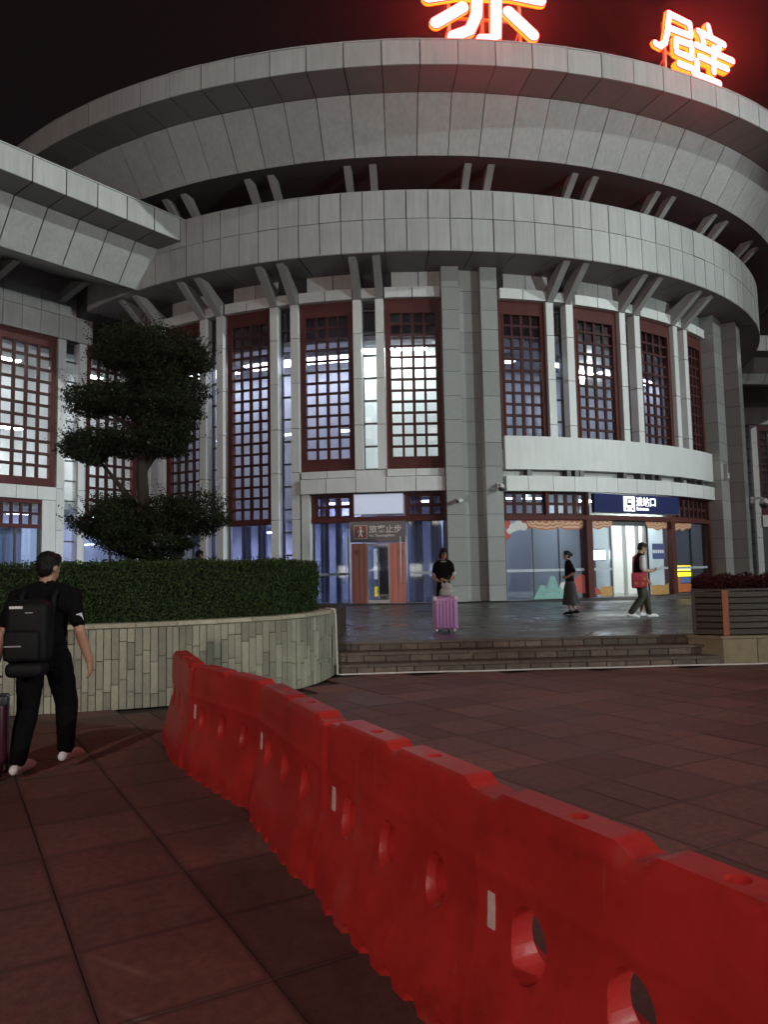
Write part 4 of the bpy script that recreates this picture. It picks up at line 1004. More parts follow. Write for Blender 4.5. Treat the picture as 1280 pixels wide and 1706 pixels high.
def leaf_mat(name, c1, c2, rough=.75, transl=.2):
    m, nt, b = nodes_of(name); N = nt.nodes; L = nt.links
    g = N.new('ShaderNodeNewGeometry'); rp = N.new('ShaderNodeValToRGB'); rp.color_ramp.elements[0].color = (*c1,1); rp.color_ramp.elements[1].color = (*c2,1)
    L.new(g.outputs['Random Per Island'], rp.inputs[0]); L.new(rp.outputs[0], b.inputs['Base Color']); b.inputs['Roughness'].default_value = rough; b.inputs['Specular IOR Level'].default_value = .25
    t = N.new('ShaderNodeBsdfTranslucent'); L.new(rp.outputs[0], t.inputs[0]); mx = N.new('ShaderNodeMixShader'); mx.inputs[0].default_value = transl
    L.new(b.outputs[0], mx.inputs[1]); L.new(t.outputs[0], mx.inputs[2]); L.new(mx.outputs[0], N['Material Output'].inputs['Surface']); return m
m_hedge = leaf_mat('hedge_leaf', (0.016,0.034,0.007), (0.05,0.088,0.02))
m_tree = leaf_mat('tree_leaf', (0.008,0.014,0.004), (0.024,0.036,0.010))
m_redleaf = leaf_mat('red_leaf', (0.035,0.008,0.011), (0.09,0.016,0.023))
m_bark = pbr('bark', (0.03,0.024,0.018), .85, .3, 12, bump=.8, stretch=(3,3,.5))
def leaves(P, Nn, size, spread=.9, asp=.5):
    """folded leaf (two quads -> 2 triangles each side) at points P roughly facing Nn; returns mesh data"""
    n = len(P); d = Nn + spread*rng.normal(size=(n,3)); d /= np.linalg.norm(d, axis=1)[:,None] + 1e-9
    r = rng.normal(size=(n,3)); u = np.cross(d, r); u /= np.linalg.norm(u, axis=1)[:,None] + 1e-9; v = np.cross(d, u)
    s = size*rng.uniform(.6, 1.3, (n,1)); a = P - u*s*.5; b = P + u*s*.5
    l = P + v*s*asp*.5 + d*s*.12; rr = P - v*s*asp*.5 + d*s*.12
    V = np.stack([a, rr, b, l], 1).reshape(-1,3)
    F = np.arange(4*n).reshape(-1,4)
    return V, F
def leaf_obj(name, V, F, mat, parent):
    me = bpy.data.meshes.new(name); me.vertices.add(len(V)); me.vertices.foreach_set('co', V.astype(np.float32).ravel())
    me.loops.add(F.size); me.loops.foreach_set('vertex_index', F.astype(np.int32).ravel())
    me.polygons.add(len(F)); me.polygons.foreach_set('loop_start', np.arange(0, F.size, 4, dtype=np.int32)); me.update(calc_edges=True); me.validate()
    me.materials.append(mat); return link(name, me, parent)
# hedge
hg = thing('clipped_hedge', 'dark clipped green hedge along the top of the curved stone planter', 'hedge')
hp = []
for q, t_, n in inner:
    if q.x < -6.5: continue
    hp.append((q + n*.19, q + n*1.2))
front = [tuple(a) for a, b in hp]; back = [tuple(b) for a, b in hp][::-1]
# end cap of the hedge stays short of the planter corner
hf = [(a, b) for a, b in hp if a.y < 11.72]
MB().prism([tuple(a + (b-a)*.08) for a, b in hf] + [tuple(b) for a, b in hf][::-1], .985, 1.70).build('hedge_core', pbr('hedge_core', (0.006,0.010,0.004), .95, .3, 8), hg)
Ps, Ns = [], []
A_ = np.array([[*a] for a, b in hf]); B_ = np.array([[*b] for a, b in hf])
nn = 26000; idx = rng.integers(0, len(hf)-1, nn); t = rng.random(nn)[:,None]
fr_ = A_[idx]*(1-t) + A_[idx+1]*t; bk = B_[idx]*(1-t) + B_[idx+1]*t; dr = (fr_-bk)/np.linalg.norm(fr_-bk, axis=1)[:,None]
z = .99 + .78*rng.random(nn); bulge = .03*np.sin(z*9+fr_[:,0]*5) + .035*rng.normal(size=nn)
Ps.append(np.column_stack([fr_ + dr*bulge[:,None], z])); Ns.append(np.column_stack([dr, np.full(nn,.25)]))
nn = 16000; idx = rng.integers(0, len(hf)-1, nn); t = rng.random(nn)[:,None]; s = rng.random(nn)[:,None]
q = (A_[idx]*(1-t)+A_[idx+1]*t)*(1-s) + (B_[idx]*(1-t)+B_[idx+1]*t)*s
Ps.append(np.column_stack([q, 1.735 + .028*rng.normal(size=nn) + .02*np.sin(q[:,0]*7)])); Ns.append(np.tile([0,0,1.], (nn,1)))
nn = 5000; a, b = hf[-1]; s = rng.random(nn)[:,None]; q = np.array([*a])*(1-s) + np.array([*b])*s; tn = inner[len(inner)-5][1]
Ps.append(np.column_stack([q + np.array([tn.x,tn.y])*(.02+.035*rng.normal(size=(nn,1))), .99+.76*rng.random(nn)])); Ns.append(np.tile([tn.x,tn.y,.2], (nn,1)))
V, F = leaves(np.concatenate(Ps), np.concatenate(Ns), .034, .7, .55)
leaf_obj('hedge_leaves', V, F, m_hedge, hg)
# tree
te = thing('pruned_tree', 'dark cloud-pruned tree with stacked foliage pads rising behind the hedge', 'tree', (-3.87, 12.3, .98))
O_ = np.array([-3.87, 12.3, .98])
tk = MB(); tp = [(-3.87,12.3,.98),(-3.87,12.3,1.78),(-3.93,12.32,2.57),(-3.97,12.3,3.26),(-3.95,12.28,3.9),(-3.92,12.3,4.56),(-3.9,12.3,5.17)]
tk.tube([tuple(np.array(q)-O_) for q in tp], [.13,.12,.105,.095,.08,.06,.03], 10)
PADS0 = [(-3.85,5.27,.9,.36),(-4.2,5.43,.55,.27),(-3.35,5.16,.46,.34),(-4.69,4.5,.56,.25),(-3.64,4.51,.73,.38),(-4.83,3.73,.5,.28),(-3.84,3.81,.66,.30),(-4.32,2.46,.78,.38),(-3.24,2.57,.7,.32),(-3.83,2.12,.72,.3)]
PADS = [(x, z - .03, hx*.98, hz*1.06 + .03) for x, z, hx, hz in PADS0] + [(-3.55,4.02,.42,.3),(-3.75,4.9,.5,.22)]
for x, z, hx, hz in PADS:
    z0 = max(1.4, z-.55-.3*abs(x+3.93)); i = min(range(len(tp)), key=lambda k: abs(tp[k][2]-z0)); s_ = np.array(tp[i])-O_
    e_ = np.array((x, 12.3+random.uniform(-.25,.25), z-.05))-O_; m_ = (s_+e_)/2 + np.array([0,0,.0])
    tk.tube([tuple(s_), tuple(m_), tuple(e_)], [.055,.04,.02], 7)
tk.build('trunk', m_bark, te, smooth=True)
Ps, Ns = [], []
for x, z, hx, hz in PADS:
    nn = int(14500*hx*(hz+.15)/.35); u = rng.normal(size=(nn,3)); u /= np.linalg.norm(u, axis=1)[:,None]
    ph = rng.uniform(0, 6.28, 6)
    wob = 1 + .10*np.sin(5*u[:,0]+ph[0]) + .10*np.sin(6*u[:,2]+4*u[:,0]+ph[1]) + .08*np.sin(9*u[:,1]+ph[2])
    rad = (1 - .55*rng.random(nn)**2.2 + .06*rng.normal(size=nn))*wob
    u2_ = u.copy(); u2_[:,2] = np.where(u[:,2] < 0, u[:,2]*.75, u[:,2])
    Q_ = np.array([x,12.3,z])-O_ + u2_*rad[:,None]*np.array([hx, hx*.8, hz])
    gp = np.sin(7.1*Q_[:,0]+3*Q_[:,2]+ph[3]) + np.sin(8.3*Q_[:,1]-4*Q_[:,0]+ph[4]) + np.sin(9.7*Q_[:,2]+5*Q_[:,1]+ph[5])   # clumps and gaps
    kp = gp + .7*rng.normal(size=nn) > -.75
    Ps.append(Q_[kp]); Ns.append((u + np.array([0,0,.3]))[kp])
    # stray shoots
    k = 130; v = rng.normal(size=(k,3)); v[:,2] = np.abs(v[:,2])*.8; v /= np.linalg.norm(v, axis=1)[:,None]
    for w_ in range(k):
        l = rng.uniform(.03,.26); m = 6; tt = np.linspace(0,1,m)[:,None]
        Ps.append(np.array([x,12.3,z])-O_ + v[w_]*np.array([hx,hx*.8,hz]) + tt*l*(v[w_]+np.array([0,0,.5]))); Ns.append(np.tile(v[w_],(m,1)))
V, F = leaves(np.concatenate(Ps), np.concatenate(Ns), .052, 1.0, .45)
leaf_obj('crown', V, F, m_tree, te)

# white conduit down the planter corner and along the foot of the steps
m_pvc = pbr('white_conduit', (0.62, 0.60, 0.55), 0.5, .12, 6)
cn = [(-.93,11.75,1.04),(-.80,11.66,1.03),(-.775,11.68,.95),(-.76,11.72,.03),(-.70,11.80,.016)] + [(x, Y0-.055+SL*x, .016+.003*math.sin(x*3)) for x in np.linspace(-.5, 8.0, 24)]
tag(MB().tube(cn, .014, 8).build('conduit', m_pvc, None, smooth=True), 'thin white conduit running down the planter end and along the foot of the steps', 'pipe')

# ------------------------------------------------------------------ slatted planter box on its stone plinth (right)
m_slat = pbr('dark_timber', (0.055, 0.045, 0.035), .55, .25, 3, obj_var=.2, bump=.3, stretch=(1,1,8))
m_post = pbr('orange_timber', (0.36, 0.13, 0.05), .5, .2, 3, stretch=(4,4,.6)); m_plinth = pbr('plinth_stone', (0.24, 0.20, 0.12), .65, .15, 7, obj_var=.1, bump=.3)
pn = thing('stone_plinth', 'pale yellow stone plinth at the right end of the steps', 'plinth')
PP = [(4.98,12.62),(5.40,12.26),(8.2,12.30),(8.2,14.2),(5.75,14.2)]
MB().prism([(a+.03*(a<5.2)+.02, b+.03) for a, b in PP], 0, .42).build('plinth_core', m_bed, pn)
for a, b in zip(PP[:-3], PP[1:-2]):
    a, b = Vector(a), Vector(b); d = b-a; n = max(1, round(d.length/.56)); ang = math.atan2(d.y, d.x)
    for k in range(n): q = a + d*k/n; MB().cbox(.004, d.length/n-.004, -.0, .045, 0, .40, .006).build('facing_slab', m_plinth, pn, (q.x, q.y, .003), ang)
MB().prism([(a-.02, b-.02) if i < 3 else (a,b) for i, (a, b) in enumerate(PP)], .405, .447).build('top_slab', m_plinth, pn)
px = thing('slatted_planter', 'dark slatted timber planter box with an orange corner post', 'planter')
BX = [(5.10,12.60),(5.50,12.32),(7.9,12.36),(7.9,13.7),(5.62,13.7)]
MB().prism([(a+(.05 if a < 6 else -.05), b+.05) for a, b in BX], .45, 1.12).build('box_core', m_dark, px)
for a, b in zip(BX[:-2], BX[1:-1]):
    a, b = Vector(a), Vector(b); d = b-a; ang = math.atan2(d.y, d.x)
    for k in range(7): MB().cbox(.03, d.length-.03, -.0, .03, 0, .088, .008).build('slat', m_slat, px, (a.x, a.y, .462+.1*k), ang)
MB().box(-.045,.045,-.045,.045,0,.725).build('corner_post', m_post, px, (5.50,12.32,.452), R_(-20))
MB().box(-.03,.03,-.03,.03,0,.72).build('corner_post', m_slat, px, (5.10,12.60,.452), R_(-20))
mb = MB()
for a, b in zip(BX[:2], BX[1:3]):
    a, b = Vector(a), Vector(b); d = b-a; ang = math.atan2(d.y, d.x)
    MB().box(-.02, d.length+.02, -.04, .07, 0, .03).build('rim_board', m_slat, px, (a.x, a.y, 1.17), ang)
rs = thing('red_shrub', 'low bed of dark red leafy plants filling the slatted planter', 'plant')
nn = 14000; x = rng.uniform(5.2, 7.85, nn); y = rng.uniform(12.42, 13.6, nn); ok = ((y > 12.68 - .75*(x-5.1)) | (x > 5.55)) & (y < 12.7 + (x-5.1)*2.0); x, y = x[ok], y[ok]; nn = len(x)
hgt = .10 + .10*np.abs(np.sin(x*5.3)*np.cos(y*6)) + .06*np.sin(x*17+y*5)
z = 1.16 + rng.random(nn)**.6*(hgt+.06)
V, F = leaves(np.column_stack([x,y,z]), np.column_stack([rng.normal(size=nn)*.4, -.3+rng.normal(size=nn)*.4, np.ones(nn)*.7]), .055, .8, .4)
leaf_obj('leaves', V, F, m_redleaf, rs)
st_ = MB()
for k in range(60): 
    a = (random.uniform(5.55,7.8), random.uniform(12.5,13.6)); st_.tube([(a[0],a[1],1.1),(a[0]+random.uniform(-.05,.05),a[1],1.32)], [.008,.004], 5)
tag(st_.build('stems', m_bark, rs), kind='stuff')
# ------------------------------------------------------------------ people
def person(name, label, loc, rz, prims, mats, extra=None, voxel=.0085, scale=1.0):
    """prims: list of (kind, data, material index, priority); fused by a voxel remesh into one continuous body"""
    mb = MB()
    for kind, d, mi in prims:
        if kind == 'c':        # chain of spheres -> tube with round ends: [(p, r), ...]
            pts = [Vector(p) for p, r in d]; rs = [r for p, r in d]
            a = (pts[0]-pts[1]).normalized(); b = (pts[-1]-pts[-2]).normalized()
            P, Q = [], []
            for f in (.95, .75, .4): P.append(pts[0] + a*rs[0]*f); Q.append(rs[0]*math.sqrt(1-f*f))
            P += pts; Q += rs
            for f in (.4, .75, .95): P.append(pts[-1] + b*rs[-1]*f); Q.append(rs[-1]*math.sqrt(1-f*f))
            mb.tube(P, Q, 14)
        elif kind == 'e': mb.ell(d[0], d[1], 18, 12, rot=(d[2] if len(d) > 2 else None))
        elif kind == 'l':      # loft of ellipses [(centre, rx, ry)], ellipse in the plane given by x axis and y axis (yaw)
            n = 18; vs = []; fs = []
            yaw = 0
            for c, rx, ry in d:
                for k in range(n):
                    a = 2*math.pi*k/n; vs.append((c[0]+rx*math.cos(a), c[1]+ry*math.sin(a), c[2]))
            for i in range(len(d)-1):
                for k in range(n): fs.append((i*n+k, i*n+(k+1)%n, (i+1)*n+(k+1)%n, (i+1)*n+k))
            fs += [tuple(range(n))[::-1], tuple(range((len(d)-1)*n, len(d)*n))]; mb.add(vs, fs)
    o = mb.build('tmp_body', mats[0])
    md = o.modifiers.new('r', 'REMESH'); md.mode = 'VOXEL'; md.voxel_size = voxel
    sm_ = o.modifiers.new('s', 'SMOOTH'); sm_.factor = .5; sm_.iterations = 2
    dg = bpy.context.evaluated_depsgraph_get(); me = bpy.data.meshes.new_from_object(o.evaluated_get(dg)); bpy.data.objects.remove(o)
    # give every face the material of the primitive it lies nearest to
    nf = len(me.polygons); C = np.zeros(nf*3, np.float32); me.polygons.foreach_get('center', C); C = C.reshape(-1,3)
    best = np.full(nf, 1e9); mid = np.zeros(nf, np.int32)
    for kind, d, mi in prims:
        if kind == 'c':
            dist = np.full(nf, 1e9)
            for (p, r), (q, r2_) in zip(d[:-1], d[1:]):
                p = np.array(p); q = np.array(q); v = q-p; t = np.clip(((C-p)@v)/(v@v), 0, 1); dist = np.minimum(dist, np.linalg.norm(C-(p+t[:,None]*v), axis=1) - (r+(r2_-r)*t))
        elif kind == 'e':
            q = C-np.array(d[0]); 
            if len(d) > 2: q = q @ np.array(d[2])
            k = np.linalg.norm(q/np.array(d[1]), axis=1); dist = (k-1)*min(d[1])
        else:
            zs = np.array([c[2] for c, a, b in d]); o_ = np.argsort(zs); zs = zs[o_]
            f = lambda w: np.interp(C[:,2], zs, np.array(w)[o_])
            cx, cy, rx, ry = f([c[0] for c,a,b in d]), f([c[1] for c,a,b in d]), f([a for c,a,b in d]), f([b for c,a,b in d])
            k = np.sqrt(((C[:,0]-cx)/rx)**2 + ((C[:,1]-cy)/ry)**2); dist = (k-1)*np.minimum(rx, ry)
            dist = np.maximum(dist, np.maximum(zs[0]-C[:,2], C[:,2]-zs[-1]))
        w = np.abs(dist) - (.004 if mi else 0); m_ = w < best; best[m_] = w[m_]; mid[m_] = mi
    me.materials.clear()
    for m in mats: me.materials.append(m)
    me.polygons.foreach_set('material_index', mid); me.polygons.foreach_set('use_smooth', [True]*nf); me.name = 'body'
    # cloth folds and tousled hair: push the surface by noise
    vm = np.zeros(len(me.vertices), np.int32)
    for pg in me.polygons:
        for v in pg.vertices: vm[v] = max(vm[v], pg.material_index)
    from mathutils import noise as nz_
    off = Vector((rng.uniform(0,50), rng.uniform(0,50), 0)); nrm = [v.normal.copy() for v in me.vertices]
    for v in me.vertices:
        k = vm[v.index]
        if k in (2, 3, 7): q = v.co; v.co = q + nrm[v.index]*(.0075*nz_.noise(Vector((q.x*9, q.y*9, q.z*6+q.x*5))+off) + .004*nz_.noise(q*24+off))
        elif k == 4: v.co = v.co + nrm[v.index]*(.006*nz_.noise(v.co*45+off))
    me.update()
    t = thing(name, label, 'person', loc, rz); t.scale = (scale,)*3
    link('body', me, t); return t

def lerp(a, b, t): return tuple(a[i]+(b[i]-a[i])*t for i in range(3))
def hand(wr, dirv, palm_n, mi=0, curl=.5, s=1.0):
    """palm and five separate bent fingers leaving the wrist along dirv; palm_n is the palm's facing"""
    d = Vector(dirv).normalized(); n = Vector(palm_n); n = (n - d*n.dot(d)).normalized(); x = d.cross(n); w = Vector(wr); pr = []
    pr.append(('c', [(tuple(w), .024*s), (tuple(w+d*.045*s+x*.012), .026*s), (tuple(w+d*.085*s+x*.014), .02*s)], mi))
    pr.append(('c', [(tuple(w+d*.03*s-x*.012), .022*s), (tuple(w+d*.085*s-x*.018), .019*s)], mi))
    for k, (o, l) in enumerate(((.032,.062), (.011,.074), (-.011,.07), (-.031,.056))):
        b = w + d*.085*s + x*o*s; m = b + (d*math.cos(curl*.6)+n*math.sin(curl*.6))*l*.5*s; e = m + (d*math.cos(curl*1.6)+n*math.sin(curl*1.6))*l*.5*s
        pr.append(('c', [(tuple(b), .0105*s), (tuple(m), .0098*s), (tuple(e), .0085*s)], mi))
    b = w + d*.03*s + x*.03*s; m = b + (x*.7+d*.6+n*.3).normalized()*.035*s; e = m + (d*.9+n*.4).normalized()*.03*s
    pr.append(('c', [(tuple(b), .013*s), (tuple(m), .012*s), (tuple(e), .0095*s)], mi))
    return pr
def head(c, yaw, pitch, hair_mi, skin=0, hair='short', eyes=4):
    """c: head centre; yaw 0 looks along +Y; pitch<0 looks down"""
    Rm = (Matrix.Rotation(yaw, 3, 'Z') @ Matrix.Rotation(pitch, 3, 'X')); T = lambda q: tuple(Vector(c) + Rm @ Vector(q)); pr = []
    pr.append(('e', (T((0,0,.012)), (.074,.092,.102), Rm), skin)); pr.append(('e', (T((0,.028,-.055)), (.056,.062,.062), Rm), skin))
    pr.append(('e', (T((0,.045,-.095)), (.030,.032,.026), Rm), skin))                        # chin
    pr.append(('c', [(T((0,.088,.012)), .009), (T((0,.108,-.025)), .014)], skin))             # nose
    for s in (-1, 1):
        pr.append(('e', (T((s*.077,-.005,-.01)), (.012,.022,.032), Rm), skin))                # ears
        pr.append(('e', (T((s*.031,.083,.008)), (.013,.010,.007), Rm), eyes))
        pr.append(('c', [(T((s*.018,.088,.030)), .006), (T((s*.044,.080,.030)), .006)], hair_mi))
    pr.append(('c', [(T((-.02,.084,-.062)), .007), (T((.02,.084,-.062)), .007)], 5))          # mouth
    pr.append(('e', (T((0,-.018,.040)), (.083,.094,.094), Rm), hair_mi)); 
    pr.append(('e', (T((0,.045,.078)), (.068,.050,.045), Rm), hair_mi))
    if hair == 'short': pr.append(('e', (T((0,-.05,-.01)), (.074,.055,.075), Rm), hair_mi))
    if hair == 'bun':
        pr.append(('e', (T((0,-.05,-.005)), (.078,.058,.085), Rm), hair_mi)); pr.append(('e', (T((0,-.125,.02)), (.048,.045,.05), Rm), hair_mi))
    if hair == 'bob':
        pr.append(('e', (T((0,-.045,-.03)), (.086,.062,.10), Rm), hair_mi))
        for s in (-1, 1): pr.append(('e', (T((s*.07,.0,-.03)), (.022,.045,.085), Rm), hair_mi))
    return pr
def torso(mi_s, mi_p, lean=(0,0), sh=.185, w=1.0, hem=.86, waist=.93, d=1.0):
    """shirt torso loft with hem, pelvis in trousers; lean shifts the top in x,y"""
    f = lambda z: (lean[0]*(z-.9)/.55, lean[1]*(z-.9)/.55, z)
    pr = [('l', [(f(.80),.150*w,.105*d),(f(.86),.165*w,.118*d),(f(.95),.158*w,.112*d)], mi_p)]
    pr.append(('l', [(f(hem),.172*w,.126*d),(f(hem+.06),.168*w,.124*d),(f(1.05),.155*w,.118*d),(f(1.20),.168*w,.122*d),(f(1.33),.180*w,.118*d),(f(1.41),.165*w,.10*d),(f(1.455),.115*w,.082),(f(1.485),.066,.062)], mi_s))
    return pr
def shoulders(mi, sh=.2, y=.02, z=1.405, lean=0):
    pr = [('c', [((s*.03,y,1.462),.058), ((s*.11,y,1.438),.066), ((s*(sh-.005),y,z),.070)], mi) for s in (-1, 1)]
    pr.append(('c', [((-sh*.8,y-.01,1.33),.095), ((0,y-.015,1.33),.105), ((sh*.8,y-.01,1.33),.095)], mi)); return pr
def leg(hip, knee, ank, toe, mi_p, mi_sh, mi_skin=0, r=(.088,.062,.050), cut=1.0, shoe=1.0, baggy=0.0):
    """trouser leg down to `cut` (1 = ankle) and a shoe pointing to toe"""
    pr = []
    rr = (r[0]+baggy*.4, r[1]+baggy, r[2]+baggy)
    if cut >= .99:
        pr.append(('c', [(hip, rr[0]), (lerp(hip,knee,.5), (rr[0]+rr[1])/2+.006), (knee, rr[1])], mi_p)); pr.append(('c', [(knee, rr[1]), (lerp(knee,ank,.35), rr[1]-.002), (lerp(knee,ank,.93), rr[2])], mi_p))
    else:
        pr.append(('c', [(hip, rr[0]+.01), (lerp(hip,knee,cut*2 if cut < .5 else 1), rr[1]+.02)], mi_p)); pr.append(('c', [(lerp(hip,knee,.5), .072), (knee, .055), (lerp(knee,ank,.3), .056), (lerp(knee,ank,.8), .036), (ank, .036)], mi_skin))
    a = Vector(ank); t = Vector(toe); dv = t-a; dv.z = 0; dv.normalize()
    pr.append(('c', [(tuple(a - dv*.045 + Vector((0,0,-.045))), .036*shoe), (tuple(a + dv*.05 + Vector((0,0,-.045))), .040*shoe), (tuple(lerp(a,t,.75)), .040*shoe), (tuple(t), .030*shoe)], mi_sh))
    pr.append(('c', [(ank, .042), (tuple(a+Vector((0,0,-.05))), .043)], mi_sh))
    return pr
def arm(sh, el, wr, mi_s, mi_skin=0, sleeve=.55, r=(.056,.044,.030)):
    m = lerp(sh, el, sleeve)
    pr = [('c', [(sh, r[0]+.010), (lerp(sh,el,sleeve*.6), r[0]+.008), (m, r[0]+.010)], mi_s)]
    pr.append(('c', [(sh, r[0]-.008), (lerp(sh,el,.6), r[1]+.002), (el, r[1]-.003)], mi_skin)); pr.append(('c', [(el, r[1]-.003), (lerp(el,wr,.3), r[1]-.002), (wr, r[2]-.002)], mi_skin))
    return pr

m_skin = pbr('skin', (0.36, 0.20, 0.13), .5, .08, 10); m_hair = pbr('black_hair', (0.004,0.0035,0.0035), .65, .3, 60, spec=.25); m_lip = pbr('lips', (0.25,0.08,0.06), .5)
m_blk = pbr('black_cloth', (0.0028,0.0028,0.0032), .9, .25, 9, spec=.12, bump=.6, bump_scale=14); m_blk2 = pbr('black_trousers', (0.0022,0.0022,0.0026), .9, .25, 7, spec=.12, bump=.6, bump_scale=9)
m_wht = pbr('white_shoe', (0.80,0.84,0.86), .6, .06, 8); m_wcl = pbr('white_cloth', (0.58,0.58,0.60), .8, .06, 8, bump=.5, bump_scale=14)
m_olive = pbr('olive_trousers', (0.030,0.034,0.022), .8, .2, 7, bump=.6, bump_scale=10); m_skirt = pbr('charcoal_skirt', (0.035,0.036,0.038), .8, .2, 6, bump=.6, bump_scale=7, stretch=(6,6,1))
m_bluew = pbr('dark_navy_cloth', (0.012,0.013,0.022), .8, .2, 9, bump=.5, bump_scale=12)

# man with a backpack, walking away along the left (feet 0.25 m apart sideways, right foot ahead)
P = []
P += torso(2, 3, lean=(-.02,.03), w=1.08, d=1.05, hem=.84) + shoulders(2, .205, .02, 1.395)
P += leg((-.10,0,.90), (-.125,.0,.50), (-.135,-.15,.12), (-.13,.12,.045), 3, 1, r=(.105,.078,.060), baggy=.006, shoe=1.08)
P += leg((.10,0,.90), (.125,.15,.52), (.14,.10,.16), (.17,.36,.07), 3, 1, r=(.105,.078,.060), baggy=.006, shoe=1.08)
P += arm((.21,.02,1.40), (.285,-.03,1.12), (.335,.06,.87), 2, sleeve=.72, r=(.056,.046,.034)); P += hand((.335,.06,.87), (.05,.22,-.97), (-1,0,0), 0, .5)
P += arm((-.23,.02,1.40), (-.30,-.06,1.12), (-.33,-.12,.88), 2, sleeve=.72, r=(.056,.046,.034)); P += hand((-.33,-.12,.88), (0,-.1,-1), (1,0,0), 0, 1.2)
P += [('c', [((-.02,.03,1.44),.062), ((0,.05,1.56),.056)], 0)]
P += head((.0,.06,1.628), R_(-22), R_(-6), 4, eyes=4)
man = person('person', 'man in black with a black backpack and white shoes walking away at far left', (-2.80, 6.24, 0), R_(2), P, [m_skin, m_wht, m_blk, m_blk2, m_hair, m_lip], scale=1.02)
m_tagw = pbr('white_tag', (0.6,0.6,0.6), .5)
sp = MB(); sp.box(-.022,.022,-.004,.004,-.03,.03); o = sp.build('sleeve_patch', m_tagw, man, (.296,-.055,1.225)); o.rotation_euler = (R_(8), R_(-14), R_(22))
# the backpack he carries
m_pack = pbr('black_nylon', (0.005,0.005,0.006), .65, .2, 12, spec=.2, bump=.15, bump_scale=40)
bpk = thing('backpack', 'large black backpack on the back of the man walking away', 'backpack', (-2.80, 6.24, 0), R_(2))
def rbox(x0,x1,y0,y1,z0,z1,r=.05,n=4):
    """rounded box mesh builder"""
    bm = bmesh.new(); bmesh.ops.create_cube(bm, size=1.0)
    for v in bm.verts: v.co = ((x0+x1)/2+v.co.x*(x1-x0), (y0+y1)/2+v.co.y*(y1-y0), (z0+z1)/2+v.co.z*(z1-z0))
    bmesh.ops.bevel(bm, geom=list(bm.edges), offset=r, segments=n, affect='EDGES', profile=.5)
    me = bpy.data.meshes.new('rounded'); bm.to_mesh(me); bm.free(); me.polygons.foreach_set('use_smooth', [True]*len(me.polygons)); return me
def rb(name, mat, parent, *a, **k):
    me = rbox(*a, **k); me.materials.append(mat); return link(name, me, parent)
rb('main_bag', m_pack, bpk, -.20,.135,-.33,-.105,.90,1.40, r=.075, n=5); rb('front_pocket', m_pack, bpk, -.17,.10,-.385,-.31,.93,1.17, r=.035)
rb('lower_roll', m_pack, bpk, -.18,.11,-.34,-.14,.80,.92, r=.05)
for s in (-.135, .10): MB().tube([(s,-.12,1.02),(s*1.05,-.13,1.25),(s*1.1,-.10,1.43),(s*1.1,.02,1.50),(s*1.15,.13,1.42),(s*1.2,.14,1.25)], .022, 8).build('shoulder_strap', m_pack, bpk, smooth=True)
MB().box(-.14,-.04,-.337,-.328,1.335,1.355).build('reflective_tab', m_tagw, bpk); MB().box(-.15,-.02,-.392,-.385,1.045,1.055).build('zip_pull', m_steel, bpk); MB().box(-.02,.04,-.336,-.33,1.30,1.306).build('zip_pull', m_steel, bpk)

# generic suitcase
def suitcase(name, label, loc, rz, w, h, d, shell, trim, handle=.35):
    t = thing(name, label, 'suitcase', loc, rz)
    rb('shell', shell, t, -w/2,w/2,-d/2,d/2,.055,h, r=.055, n=5)
    for k in range(6):
        x = -w/2 + w*(k+1)/7; MB().tube([(x,-d/2-.001,.11),(x,-d/2-.005,.16),(x,-d/2-.005,h-.12),(x,-d/2-.001,h-.07)], .011, 8).build('rib', shell, t, smooth=True)
    me = rbox(-w/2-.008,w/2+.008,-.018,.018,.047,h+.008, r=.017, n=2); me.materials.append(trim); link('edge_band', me, t)
    for sx in (-1,1):
        for sy in (-1,1):
            hs = MB().box(sx*(w/2-.06)-.018, sx*(w/2-.06)+.018, sy*(d/2-.05)-.02, sy*(d/2-.05)+.02, .03, .062).build('wheel_fork', trim, t)
            MB().tube([(sx*(w/2-.06)-.014, sy*(d/2-.05), .027),(sx*(w/2-.06)+.014, sy*(d/2-.05), .027)], .027, 14).build('wheel', trim, hs)
        me = rbox(sx*(w/2-.03)-.04,sx*(w/2-.03)+.04,-d/2-.006,-d/2+.05,h-.075,h+.004, r=.02, n=3); me.materials.append(trim); link('corner_guard', me, t)
    MB().tube([(-.06,-.0,h),(-.06,0,h+.03),(.06,0,h+.03),(.06,0,h)], .009, 8).build('top_grip', trim, t, smooth=True)
    if handle: MB().tube([(-.09,d/2-.05,h-.02),(-.09,d/2-.05,h+handle),(.09,d/2-.05,h+handle),(.09,d/2-.05,h-.02)], .011, 8).build('pull_handle', m_steel, t, smooth=True)
    return t
m_lilac = pbr('lilac_shell', (0.42, 0.21, 0.44), .35, .05, 3); m_lilact = pbr('pale_trim', (0.62,0.52,0.58), .4, .05, 4)
m_maroon = pbr('maroon_shell', (0.035,0.006,0.012), .3, .2, 3)
suitcase('suitcase', 'lilac hard-shell suitcase with white wheels standing before the woman on the platform', (1.11, 14.22, .452), R_(-2), .45, .655, .25, m_lilac, m_lilact, .0)
suitcase('suitcase', 'dark maroon suitcase pulled by the backpack man at the left edge', (-3.20, 6.02, 0), R_(20), .40, .66, .26, m_maroon, m_dark, .34)
